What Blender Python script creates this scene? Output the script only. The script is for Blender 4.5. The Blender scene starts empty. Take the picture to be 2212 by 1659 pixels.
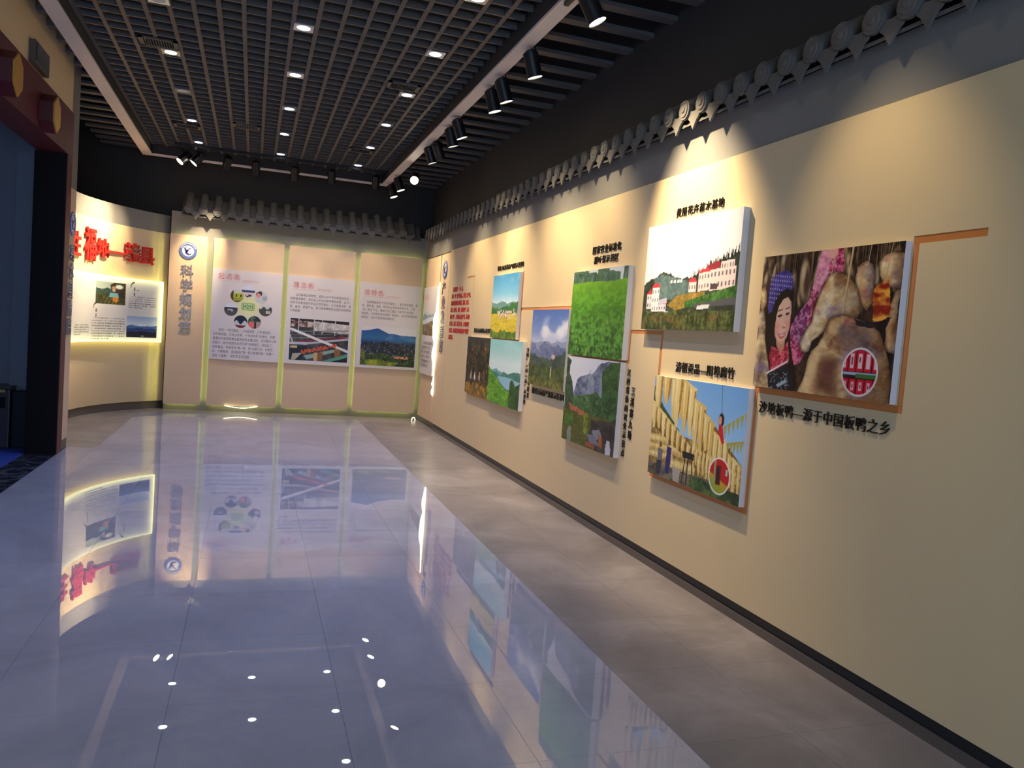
import bpy, bmesh, math, random
import numpy as np
from mathutils import Vector, Matrix
random.seed(7)
S = bpy.context.scene
C = S.collection
PI = math.pi

# ------------------------------------------------------------------ camera
F_PX, W_PX, H_PX, CAM_H = 1685.8, 2212.0, 1659.0, 1.55
def _rot(y, p, r):
    cy, sy, cp, sp, cr, sr = math.cos(y), math.sin(y), math.cos(p), math.sin(p), math.cos(r), math.sin(r)
    Rz = np.array([[cy, -sy, 0], [sy, cy, 0], [0, 0, 1]])
    B = np.array([[1, 0, 0], [0, 0, -1], [0, 1, 0.]])
    Rp = np.array([[1, 0, 0], [0, cp, -sp], [0, sp, cp]])
    Rr = np.array([[cr, -sr, 0], [sr, cr, 0], [0, 0, 1]])
    return Rr @ Rp @ B @ Rz
CM = _rot(0.324903, 0.061099, 0.074272)
cam_d = bpy.data.cameras.new('camera'); cam = bpy.data.objects.new('camera', cam_d); C.objects.link(cam)
cam_d.sensor_width = 36.0; cam_d.lens = F_PX / W_PX * 36.0; cam_d.clip_start = 0.05; cam_d.clip_end = 100
m = Matrix.Identity(4)
for i in range(3):
    m[i][0] = CM[0][i]; m[i][1] = -CM[1][i]; m[i][2] = -CM[2][i]
m[2][3] = CAM_H
cam.matrix_world = m
S.camera = cam
S.view_settings.view_transform = 'Standard'; S.view_settings.look = 'None'
S.view_settings.gamma = 1.0; S.view_settings.exposure = 0.7; S.view_settings.use_curve_mapping = False

# ------------------------------------------------------------------ world and daylight
wd = bpy.data.worlds.new('world'); S.world = wd; wd.use_nodes = True
wd.node_tree.nodes['Background'].inputs[0].default_value = (0.30, 0.42, 0.75, 1)
wd.node_tree.nodes['Background'].inputs[1].default_value = 0.05
def light(name, kind, loc, target, energy, color, parent=None, **kw):
    d = bpy.data.lights.new(name, kind); d.energy = energy; d.color = color
    for k, v in kw.items(): setattr(d, k, v)
    o = bpy.data.objects.new(name, d); C.objects.link(o)
    o.location = loc
    o.rotation_euler = (Vector(target) - Vector(loc)).to_track_quat('-Z', 'Y').to_euler()
    return o
# daylight through the glazed shop front at the street end of the hall, and through the room beyond the gate
light('daylight_front', 'AREA', (-0.2, -3.8, 1.75), (-0.2, 5, 1.6), 140, (0.40, 0.62, 1.0), shape='RECTANGLE', size=3.6, size_y=2.5)
light('daylight_side_room', 'AREA', (-6.1, 6.5, 2.0), (-2.5, 6.5, 2.0), 11, (0.52, 0.62, 1.0), shape='RECTANGLE', size=2.0, size_y=1.8)

# ------------------------------------------------------------------ pixel helpers: a pixel gives a direction, the plane it lies on gives the distance
def ray(px, py):
    return CM.T @ np.array([(px - W_PX / 2) / F_PX, (py - H_PX / 2) / F_PX, 1.0])
CP = np.array([0, 0, CAM_H])
def at_z(px, py, z):
    d = ray(px, py); return CP + d * ((z - CAM_H) / d[2])
def at_x(px, py, x):
    d = ray(px, py); return CP + d * (x / d[0])
def at_y(px, py, y):
    d = ray(px, py); return CP + d * (y / d[1])
ARC_C, ARC_R = (0.328, 11.39), 2.64
def at_arc(px, py, r):
    """angle (radians) and height where the pixel's ray meets the upright cylinder of the curved wall"""
    d = ray(px, py); a = d[0]**2 + d[1]**2
    b = -2 * (d[0] * ARC_C[0] + d[1] * ARC_C[1]); c = ARC_C[0]**2 + ARC_C[1]**2 - r * r
    t = (-b + math.sqrt(max(0.0, b * b - 4 * a * c))) / (2 * a); P = CP + d * t
    return math.atan2(P[1] - ARC_C[1], P[0] - ARC_C[0]), P[2]

# ------------------------------------------------------------------ object helpers
ORG = {}
def link(name, me, origin, parent=None):
    o = bpy.data.objects.new(name, me); C.objects.link(o)
    origin = Vector(origin); ORG[o.name] = origin
    if parent is not None:
        o.parent = parent; o.location = origin - ORG[parent.name]
    else:
        o.location = origin
    return o
def empty(name, origin):
    o = bpy.data.objects.new(name, None); C.objects.link(o); o.empty_display_size = 0.1
    o.location = origin; ORG[o.name] = Vector(origin); return o
def tag(o, label, cat, group=None, kind=None):
    o['label'] = label; o['category'] = cat
    if group: o['group'] = group
    if kind: o['kind'] = kind
    return o
def structure(o, label=None):
    o['kind'] = 'structure'
    if label: o['label'] = label
    return o
class MB:
    """collects shapes in world coordinates, builds ONE mesh object with its origin at the base centre"""
    def __init__(s): s.v = []; s.f = []; s.sm = []
    def add(s, vs, fs, smooth=False):
        n = len(s.v); s.v += [tuple(map(float, v)) for v in vs]
        s.f += [tuple(i + n for i in f) for f in fs]; s.sm += [smooth] * len(fs); return s
    def box(s, a, b):
        x0, x1 = sorted((a[0], b[0])); y0, y1 = sorted((a[1], b[1])); z0, z1 = sorted((a[2], b[2]))
        return s.add([(x0,y0,z0),(x1,y0,z0),(x1,y1,z0),(x0,y1,z0),(x0,y0,z1),(x1,y0,z1),(x1,y1,z1),(x0,y1,z1)],
                     [(0,3,2,1),(4,5,6,7),(0,1,5,4),(1,2,6,5),(2,3,7,6),(3,0,4,7)])
    def cyl(s, a, b, r0, r1=None, n=20, caps=True):
        r1 = r0 if r1 is None else r1
        a, b = Vector(a), Vector(b); w = (b - a).normalized()
        u = w.cross(Vector((0, 0, 1)));  u = u.normalized() if u.length > 1e-4 else Vector((1, 0, 0)); v = w.cross(u)
        vs = []
        for p, r in ((a, r0), (b, r1)):
            for i in range(n):
                t = 2 * PI * i / n; vs.append(p + u * (r * math.cos(t)) + v * (r * math.sin(t)))
        s.add(vs, [(i, (i+1) % n, n + (i+1) % n, n + i) for i in range(n)], True)
        if caps:
            s.add(vs[:n], [tuple(range(n))[::-1]]); s.add(vs[n:], [tuple(range(n))])
        return s
    def prism(s, pts, off):
        """pts: list of 3d points (polygon), off: extrusion vector"""
        n = len(pts); o = Vector(off); q = [Vector(p) for p in pts]
        return s.add(q + [p + o for p in q], [tuple(range(n))[::-1], tuple(range(n, 2*n))] + [(i, (i+1) % n, n + (i+1) % n, n + i) for i in range(n)])
    def tube(s, path, r, n=8):
        for a, b in zip(path[:-1], path[1:]): s.cyl(a, b, r, r, n)
        return s
    def build(s, name, mat, parent=None, origin=None, recalc=True):
        me = bpy.data.meshes.new(name)
        arr = np.array(s.v)
        if origin is None:
            lo, hi = arr.min(0), arr.max(0); origin = ((lo[0]+hi[0])/2, (lo[1]+hi[1])/2, lo[2])
        me.from_pydata((arr - np.array(origin)).tolist(), [], s.f)
        me.polygons.foreach_set('use_smooth', s.sm)
        if recalc:
            bm = bmesh.new(); bm.from_mesh(me); bmesh.ops.recalc_face_normals(bm, faces=bm.faces); bm.to_mesh(me); bm.free()
        me.materials.append(mat)
        return link(name, me, origin, parent)
def bevel(o, w=0.004, n=2):
    b = o.modifiers.new('bevel', 'BEVEL'); b.width = w; b.segments = n; b.limit_method = 'ANGLE'; return o

# ------------------------------------------------------------------ materials
def mat(name, color, rough=0.6, metal=0.0, spec=0.5, noise=0.0, nscale=8.0, bump=0.0, bscale=120.0, emit=None, estr=0.0, coat=0.0):
    M = bpy.data.materials.new(name); M.use_nodes = True
    nt = M.node_tree; b = nt.nodes['Principled BSDF']
    b.inputs['Base Color'].default_value = (*color, 1); b.inputs['Roughness'].default_value = rough
    b.inputs['Metallic'].default_value = metal; b.inputs['Specular IOR Level'].default_value = spec
    if coat: b.inputs['Coat Weight'].default_value = coat
    if emit: b.inputs['Emission Color'].default_value = (*emit, 1); b.inputs['Emission Strength'].default_value = estr
    if noise or bump:
        tc = nt.nodes.new('ShaderNodeTexCoord')
    if noise:
        nz = nt.nodes.new('ShaderNodeTexNoise'); nz.inputs['Scale'].default_value = nscale; nz.inputs['Detail'].default_value = 6
        mx = nt.nodes.new('ShaderNodeMix'); mx.data_type = 'RGBA'
        mx.inputs[6].default_value = (*[c * (1 - noise) for c in color], 1); mx.inputs[7].default_value = (*[min(1, c * (1 + noise)) for c in color], 1)
        nt.links.new(tc.outputs['Object'], nz.inputs['Vector']); nt.links.new(nz.outputs['Fac'], mx.inputs[0]); nt.links.new(mx.outputs[2], b.inputs['Base Color'])
    if bump:
        n2 = nt.nodes.new('ShaderNodeTexNoise'); n2.inputs['Scale'].default_value = bscale; n2.inputs['Detail'].default_value = 3
        bp = nt.nodes.new('ShaderNodeBump'); bp.inputs['Strength'].default_value = bump; bp.inputs['Distance'].default_value = 0.002
        nt.links.new(tc.outputs['Object'], n2.inputs['Vector']); nt.links.new(n2.outputs['Fac'], bp.inputs['Height']); nt.links.new(bp.outputs[0], b.inputs['Normal'])
    return M
def srgb(r, g, b):
    f = lambda c: c / 12.92 if c <= 0.04045 else ((c + 0.055) / 1.055) ** 2.4
    return tuple(f(x / 255.0) for x in (r, g, b))
BEIGE = mat('beige_paint', srgb(222, 197, 152), 0.62, noise=0.03, nscale=3, bump=0.12, bscale=260)
PANEL = mat('panel_beige', srgb(226, 196, 158), 0.6, noise=0.02, nscale=3, bump=0.1, bscale=260)
GREY = mat('grey_paint', srgb(128, 124, 118), 0.7, noise=0.05, nscale=4, bump=0.1)
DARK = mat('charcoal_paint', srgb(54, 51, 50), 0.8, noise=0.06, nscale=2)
VOID = mat('black_void_paint', srgb(14, 14, 15), 0.9)
WHITE = mat('white_beam_paint', srgb(226, 214, 205), 0.55, noise=0.03, nscale=2)
GRID = mat('grid_grey_metal', srgb(88, 82, 77), 0.55, noise=0.04)
SLAT = mat('slat_grey_paint', srgb(92, 86, 82), 0.6, noise=0.05)
ROOF = mat('grey_roof_tile', srgb(96, 92, 87), 0.75, noise=0.14, nscale=14, bump=0.3, bscale=90)
BASEB = mat('baseboard_black', srgb(34, 38, 42), 0.35)
BASEB2 = mat('baseboard_grey', srgb(98, 88, 80), 0.3)
BLACK = mat('black_metal', srgb(16, 16, 17), 0.4)
TRACK = mat('track_black', srgb(12, 12, 12), 0.5)
MAROON = mat('maroon_lacquer', srgb(92, 30, 30), 0.5, noise=0.15, nscale=5)
JAMB = mat('black_jamb_lacquer', srgb(14, 7, 7), 0.6, spec=0.2)
GOLD = mat('gold_paint', srgb(206, 152, 54), 0.4, metal=0.1)
ORANGE = mat('orange_wood_strip', srgb(206, 128, 66), 0.4, noise=0.1, nscale=20)
LETTER_BLACK = mat('black_letter', srgb(28, 22, 18), 0.35)
LETTER_RED = mat('red_letter', srgb(206, 32, 26), 0.35)
LETTER_SILVER = mat('silver_letter', srgb(150, 146, 146), 0.35, metal=0.35)
PRINT_RED = mat('red_print', srgb(210, 84, 68), 0.5)
PRINT_PALE = mat('pale_red_print', srgb(226, 168, 150), 0.5)
PRINT_INK = mat('grey_ink_print', srgb(112, 102, 98), 0.55)
BOARD = mat('white_foam_board', srgb(220, 214, 210), 0.5)
POSTER = mat('white_poster', srgb(228, 218, 212), 0.4)
STEEL = mat('grey_steel', srgb(96, 92, 88), 0.35, metal=0.6)
BLUEWALL = mat('blue_grey_wall', srgb(132, 138, 146), 0.7, noise=0.05, nscale=2)
CARPET = mat('blue_carpet', srgb(40, 70, 160), 0.95, noise=0.2, nscale=60, bump=0.5, bscale=400)
WARM = (1.0, 0.80, 0.50)
LENS = mat('warm_lamp_lens', (1, 0.95, 0.85), 0.3, emit=(1.0, 0.86, 0.62), estr=14)
LENS_OFF = mat('dark_lamp_lens', srgb(60, 60, 60), 0.15)
COOL = mat('cool_downlight_lens', (0.9, 0.95, 1), 0.3, emit=(0.80, 0.88, 1.0), estr=11)
CHROME = mat('downlight_reflector', srgb(190, 195, 210), 0.2, metal=0.8)
LED = mat('led_yellow_green', (0.8, 0.9, 0.3), 0.4, emit=(0.90, 1.0, 0.26), estr=10)
LED_WHITE = mat('led_warm_white', (1, 1, 0.8), 0.4, emit=(1.0, 0.97, 0.62), estr=4)

def stone(name, c0, c1, c2, rough, scale, vein=0.0, spec=0.5):
    M = bpy.data.materials.new(name); M.use_nodes = True; nt = M.node_tree; b = nt.nodes['Principled BSDF']
    geo = nt.nodes.new('ShaderNodeNewGeometry')
    n1 = nt.nodes.new('ShaderNodeTexNoise'); n1.inputs['Scale'].default_value = scale; n1.inputs['Detail'].default_value = 8; n1.inputs['Roughness'].default_value = 0.65
    n1.inputs['Distortion'].default_value = vein
    cr = nt.nodes.new('ShaderNodeValToRGB'); e = cr.color_ramp.elements
    e[0].position = 0.3; e[0].color = (*c0, 1); e[1].position = 0.7; e[1].color = (*c2, 1)
    k = e.new(0.5); k.color = (*c1, 1)
    oi = nt.nodes.new('ShaderNodeObjectInfo'); mul = nt.nodes.new('ShaderNodeMix'); mul.data_type = 'RGBA'; mul.blend_type = 'MULTIPLY'; mul.inputs[0].default_value = 1
    mr = nt.nodes.new('ShaderNodeMapRange'); mr.inputs[3].default_value = 0.95; mr.inputs[4].default_value = 1.03
    nt.links.new(geo.outputs['Position'], n1.inputs['Vector']); nt.links.new(n1.outputs['Fac'], cr.inputs[0])
    nt.links.new(oi.outputs['Random'], mr.inputs[0]); nt.links.new(cr.outputs[0], mul.inputs[6]); nt.links.new(mr.outputs[0], mul.inputs[7])
    nt.links.new(mul.outputs[2], b.inputs['Base Color'])
    b.inputs['Roughness'].default_value = rough; b.inputs['Specular IOR Level'].default_value = spec
    return M
MARBLE = stone('polished_marble', srgb(168, 164, 170), srgb(180, 176, 182), srgb(192, 188, 192), 0.003, 1.2, 1.0, 0.72)
GRANITE = stone('grey_granite', srgb(122, 113, 108), srgb(142, 132, 126), srgb(166, 155, 148), 0.34, 1.6, 0.6, 0.45)
GROUT = mat('grey_grout', srgb(120, 114, 112), 0.8)
THRESH = stone('dark_marble', srgb(20, 22, 28), srgb(44, 46, 54), srgb(120, 122, 130), 0.12, 3.5, 2.5)

def print_material():
    M = bpy.data.materials.new('photo_print'); M.use_nodes = True; nt = M.node_tree; b = nt.nodes['Principled BSDF']
    a = nt.nodes.new('ShaderNodeVertexColor'); a.layer_name = 'print'
    nt.links.new(a.outputs['Color'], b.inputs['Base Color']); b.inputs['Roughness'].default_value = 0.38; b.inputs['Specular IOR Level'].default_value = 0.35
    return M
PRINT = print_material()

# ------------------------------------------------------------------ flat print: a raster drawn in code, carried as a colour per vertex of a flat sheet
class Cv:
    def __init__(s, w, h, col=(255, 255, 255), aspect=1.0):
        s.w, s.h, s.a = w, h, aspect                       # aspect = width / height of the sheet
        s.U, s.V = np.meshgrid(np.linspace(0, 1, w), np.linspace(0, 1, h))
        s.im = np.ones((h, w, 3)) * np.array(col, float)
    def put(s, mask, col):
        col = np.asarray(col, float); k = np.clip(mask, 0, 1)[..., None]
        s.im = s.im * (1 - k) + col * k; return s
    def sm(s, d, soft):                                     # signed distance (positive inside) to mask
        return np.clip(d / max(soft, 1e-4) + 0.5, 0, 1)
    def ell(s, cx, cy, rx, ry, col, rot=0.0, soft=0.06, alpha=1.0):
        x = (s.U - cx) * s.a; y = s.V - cy; c, n = math.cos(rot), math.sin(rot)
        X = (x * c + y * n) / (rx * s.a); Y = (-x * n + y * c) / ry
        return s.put(s.sm(1 - np.sqrt(X * X + Y * Y), soft * 2) * alpha, col)
    wu = wv = 0.0
    def warp(s, amp, f, seed):                              # ragged, hand made edges for the polygons that follow
        s.wu = amp * (s.noise(f, f, seed) - 0.5) * 2 if amp else 0.0; s.wv = amp * (s.noise(f, f, seed + 1) - 0.5) * 2 if amp else 0.0; return s
    def blur(s, m, r):
        for ax in (0, 1):
            k = max(1, int(r * (s.h if ax == 0 else s.w / s.a * 1.0)))
            for _ in range(2):
                p = np.pad(m, [(k, k), (0, 0)] if ax == 0 else [(0, 0), (k, k)], mode='edge'); c = np.cumsum(p, ax); z = np.zeros_like(c[:1] if ax == 0 else c[:, :1]); c = np.concatenate([z, c], ax); n = m.shape[ax]
                m = (c[2*k+1:2*k+1+n] - c[:n]) / (2*k+1) if ax == 0 else (c[:, 2*k+1:2*k+1+n] - c[:, :n]) / (2*k+1)
        return m
    def pmask(s, pts, soft=0.0):
        ins = np.zeros_like(s.U, bool); n = len(pts); U, V = s.U + s.wu, s.V + s.wv
        for i in range(n):
            x0, y0 = pts[i]; x1, y1 = pts[(i + 1) % n]
            if y0 == y1: continue
            k = (y0 > V) != (y1 > V)
            ins ^= k & (U < (x1 - x0) * (V - y0) / (y1 - y0) + x0)
        return ins.astype(float)
    def poly(s, pts, col, alpha=1.0):
        return s.put(s.pmask(pts) * alpha, col)
    def line(s, p, q, w, col, alpha=1.0):
        x0, y0 = p[0] * s.a, p[1]; x1, y1 = q[0] * s.a, q[1]; dx, dy = x1 - x0, y1 - y0
        t = np.clip(((s.U * s.a - x0) * dx + (s.V - y0) * dy) / (dx * dx + dy * dy + 1e-9), 0, 1)
        d = np.hypot(s.U * s.a - x0 - t * dx, s.V - y0 - t * dy)
        return s.put(s.sm(w / 2 - d, 0.004) * alpha, col)
    def noise(s, fx, fy, seed, octv=4):
        out = np.zeros_like(s.U); amp, tot = 1.0, 0.0; rg = np.random.RandomState(seed)
        for o in range(octv):
            nx, ny = int(fx * 2**o) + 2, int(fy * 2**o) + 2; g = rg.rand(ny + 1, nx + 1)
            x = s.U * (nx - 1); y = s.V * (ny - 1); i, j = x.astype(int), y.astype(int)
            i = np.minimum(i, nx - 1); j = np.minimum(j, ny - 1); a, b = x - i, y - j; a = a*a*(3-2*a); b = b*b*(3-2*b)
            out += amp * ((g[j, i]*(1-a) + g[j, i+1]*a)*(1-b) + (g[j+1, i]*(1-a) + g[j+1, i+1]*a)*b); tot += amp; amp *= 0.55
        return out / tot
    def ridge(s, base, amp, f, seed):
        rg = np.random.RandomState(seed); u = np.linspace(0, 1, s.w); c = np.full(s.w, base)
        for o in range(5):
            n = int(f * 2**o) + 3; c = c + amp * 0.55**o * (np.interp(u, np.linspace(0, 1, n), rg.rand(n)) - 0.5)
        return c
    def below(s, curve): return (s.V > np.asarray(curve)[None, :]).astype(float)
    def vgrad(s, stops, mask=None):
        vs = [k[0] for k in stops]; col = np.stack([np.interp(s.V, vs, [k[1][c] for k in stops]) for c in range(3)], -1)
        return s.put(np.ones_like(s.U) if mask is None else mask, col)
    def mottle(s, mask, c0, c1, fx, fy, seed, sharp=2.2, octv=5):
        n = np.clip((0.62 * s.noise(fx, fy, seed, octv) + 0.38 * s.noise(fx * 4, fy * 4, seed + 31, 2) - 0.5) * sharp * 1.25 + 0.5, 0, 1)[..., None]
        return s.put(mask, np.array(c0, float) * (1 - n) + np.array(c1, float) * n)
    def linear(s):
        c = np.clip(s.im / 255.0, 0, 1)
        return np.where(c <= 0.04045, c / 12.92, ((c + 0.055) / 1.055) ** 2.4)

def sheet(name, cv, fn, parent, material=None):
    """fn(U, V) -> world xyz arrays of the sheet's points (V runs down)"""
    h, w = cv.h, cv.w
    P = np.stack(fn(cv.U, cv.V), -1).reshape(-1, 3); org = (P.min(0) + P.max(0)) / 2
    me = bpy.data.meshes.new(name)
    idx = np.arange(w * h).reshape(h, w)
    q = np.stack([idx[1:, :-1], idx[1:, 1:], idx[:-1, 1:], idx[:-1, :-1]], -1).reshape(-1, 4)
    me.vertices.add(w * h); me.vertices.foreach_set('co', (P - org).ravel())
    me.loops.add(q.size); me.loops.foreach_set('vertex_index', q.ravel().astype(np.int32))
    me.polygons.add(len(q)); me.polygons.foreach_set('loop_start', np.arange(0, q.size, 4, dtype=np.int32)); me.polygons.foreach_set('loop_total', np.full(len(q), 4, np.int32))
    me.update(calc_edges=True)
    a = me.color_attributes.new('print', 'FLOAT_COLOR', 'POINT')
    a.data.foreach_set('color', np.concatenate([cv.linear().reshape(-1, 3), np.ones((w * h, 1))], 1).astype(np.float32).ravel())
    me.materials.append(material or PRINT)
    return link(name, me, org, parent)

# --- pictures
def trees(cv, curve, col0, col1, seed, n=60, h=0.05):
    rg = np.random.RandomState(seed)
    for i in range(n):
        u = rg.rand(); j = int(u * (cv.w - 1)); t = h * (0.5 + rg.rand()); k = rg.rand()
        cv.ell(u, curve[j], t * 0.35 / cv.a * 1.2, t, np.array(col0) * (1 - k) + np.array(col1) * k, soft=0.3)
def pic_field():
    c = Cv(110, 160, aspect=0.97/0.735)
    c.vgrad([(0, (70, 160, 215)), (0.3, (130, 205, 235)), (0.48, (235, 245, 250))])
    c.put(np.clip((c.noise(3, 4, 3) - 0.5) * 3, 0, 1) * (c.V < 0.45) * 0.5, (245, 250, 250))
    c.put(c.below(c.ridge(0.44, 0.05, 3, 5)), (110, 160, 150)); r = c.ridge(0.47, 0.14, 2.5, 8); c.mottle(c.below(r), (30, 100, 40), (70, 140, 60), 12, 14, 4)
    c.mottle(c.below(c.ridge(0.62, 0.02, 3, 2)), (205, 180, 20), (240, 215, 60), 6, 22, 11)
    rg = np.random.RandomState(3)
    for i in range(46):
        u = 0.25 + 0.72 * rg.rand(); v = 0.625 - 0.03 * (u - 0.6) + 0.03 * rg.randn(); c.ell(u, v, 0.02, 0.022, (245, 215, 205), soft=0.3)
        c.ell(u + 0.012, v + 0.018, 0.012, 0.008, (150, 110, 90), soft=0.3)
    c.mottle(c.below(c.ridge(0.9, 0.09, 5, 9)), (40, 95, 25), (150, 165, 30), 16, 14, 5)
    return c
def pic_lake():
    c = Cv(120, 130, aspect=1.155/0.735); c.warp(.02, 7, 3)
    c.vgrad([(0, (130, 205, 200)), (0.35, (215, 238, 232)), (0.5, (225, 240, 236))])
    c.put(np.clip((c.noise(2, 4, 8) - 0.45) * 2, 0, 1) * (c.V < 0.4) * 0.5, (235, 246, 244))
    c.put(c.below(c.ridge(0.47, 0.12, 2, 13)), (120, 175, 175)); c.mottle(c.below(c.ridge(0.52, 0.10, 3, 21)), (50, 115, 100), (90, 150, 130), 8, 8, 2)
    c.poly([(0.3, 0.57), (0.55, 0.55), (1, 0.6), (1, 0.74), (0.62, 0.74), (0.48, 0.7)], (150, 195, 215))
    c.mottle(c.pmask([(0, 0.44), (0.18, 0.56), (0.35, 0.62), (0.46, 0.7), (0.62, 0.76), (1, 0.72), (1, 1), (0, 1)]), (60, 130, 20), (130, 190, 50), 5, 14, 6)
    c.mottle(c.pmask([(0.72, 0.62), (0.78, 0.58), (0.88, 0.66), (1, 0.62), (1, 1), (0.72, 1), (0.68, 0.85)]), (20, 60, 20), (60, 110, 40), 8, 12, 7)
    return c
def pic_orchard():
    c = Cv(110, 110, aspect=1.045/0.73)
    c.mottle(np.ones_like(c.U), (14, 20, 14), (70, 62, 34), 14, 12, 3, 2.4)
    c.mottle((c.noise(10, 10, 9) > 0.6) * (c.V > 0.1), (50, 80, 40), (110, 60, 30), 20, 20, 5)
    rg = np.random.RandomState(5)
    for i in range(70): c.ell(rg.rand(), 0.15 + 0.85 * rg.rand(), 0.011, 0.015, (190, 80 + 40 * rg.rand(), 30), soft=0.3)
    for u, col in ((0.25, (200, 180, 170)), (0.42, (225, 225, 225)), (0.62, (190, 150, 140))):
        c.ell(u, 0.62, 0.022, 0.03, (190, 140, 110), soft=0.2); c.ell(u, 0.69, 0.034, 0.06, col, soft=0.2)
    c.mottle(c.below(c.ridge(0.8, 0.1, 5, 6)), (60, 70, 30), (220, 140, 40), 16, 14, 8)
    return c
def pic_mountain():
    c = Cv(120, 150, aspect=0.95/0.74)
    c.vgrad([(0, (70, 110, 185)), (0.3, (130, 155, 205)), (0.45, (215, 210, 220))])
    cl = np.clip((c.noise(4, 5, 22) - 0.48) * 5, 0, 1) * np.clip(1 - abs(c.V - 0.26) * 5, 0, 1); c.put(cl, (240, 238, 242))
    for u, v, r in ((0.9, 0.27, 0.12), (0.8, 0.32, 0.1), (0.98, 0.2, 0.09), (0.4, 0.3, 0.12)): c.ell(u, v, r, r * 0.6, (238, 236, 240), soft=0.4, alpha=0.8)
    c.put(c.below(c.ridge(0.43, 0.06, 3, 1)), (150, 160, 190)); c.mottle(c.below(c.ridge(0.47, 0.13, 3, 12)), (84, 98, 140), (130, 140, 170), 7, 12, 4)
    c.mottle(c.below(c.ridge(0.60, 0.12, 3, 31)), (46, 66, 60), (86, 104, 84), 10, 12, 5); c.mottle(c.below(c.ridge(0.74, 0.10, 4, 33)), (40, 58, 30), (104, 118, 58), 14, 14, 6)
    c.ell(0.68, 0.6, 0.05, 0.03, (215, 185, 165), soft=0.2); c.ell(0.64, 0.8, 0.02, 0.08, (190, 185, 120), soft=0.3)
    c.mottle(c.below(c.ridge(0.9, 0.08, 6, 35)), (60, 66, 26), (140, 140, 60), 16, 14, 9)
    return c
def pic_grass():
    c = Cv(160, 170, aspect=1.075/0.73)
    c.vgrad([(0, (215, 222, 222)), (0.2, (225, 228, 225))])
    rg = np.random.RandomState(2)
    for i in range(26):
        u = rg.rand(); w = 0.025 + 0.03 * rg.rand(); t = 0.02 + 0.07 * rg.rand() if 0.3 < u < 0.5 or 0.72 < u < 0.9 else 0.0
        c.poly([(u - w, t), (u + w, t + 0.01), (u + w, 0.16), (u - w, 0.16)], (60 + 30 * rg.rand(), 95 + 30 * rg.rand(), 85))
    c.mottle((c.V > 0.03) * (c.V < 0.16) * (c.noise(14, 4, 7) > 0.42), (30, 66, 50), (100, 140, 120), 20, 8, 6)
    m = c.below(c.ridge(0.14, 0.015, 4, 3)); c.vgrad([(0.13, (120, 180, 40)), (0.4, (90, 170, 24)), (0.75, (44, 120, 24)), (1, (24, 84, 20))], m)
    n = np.clip((c.noise(16, 26, 12, 5) - 0.5) * 3.4 + 0.5, 0, 1); c.put(m * n * 0.5 * np.clip(c.V * 1.4, 0.2, 1), (130, 200, 70)); c.put(m * (1 - n) * 0.5 * np.clip(c.V * 1.3, 0.2, 1), (14, 56, 14))
    for i in range(240):
        u = rg.rand(); v = 0.55 + 0.45 * rg.rand(); a = rg.rand() * 3; k = rg.rand(); c.ell(u, v, 0.008 + 0.01 * k, 0.028, (60 + 80 * k, 140 + 50 * k, 40 + 30 * k), rot=a, soft=0.3, alpha=0.6)
    return c
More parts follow.
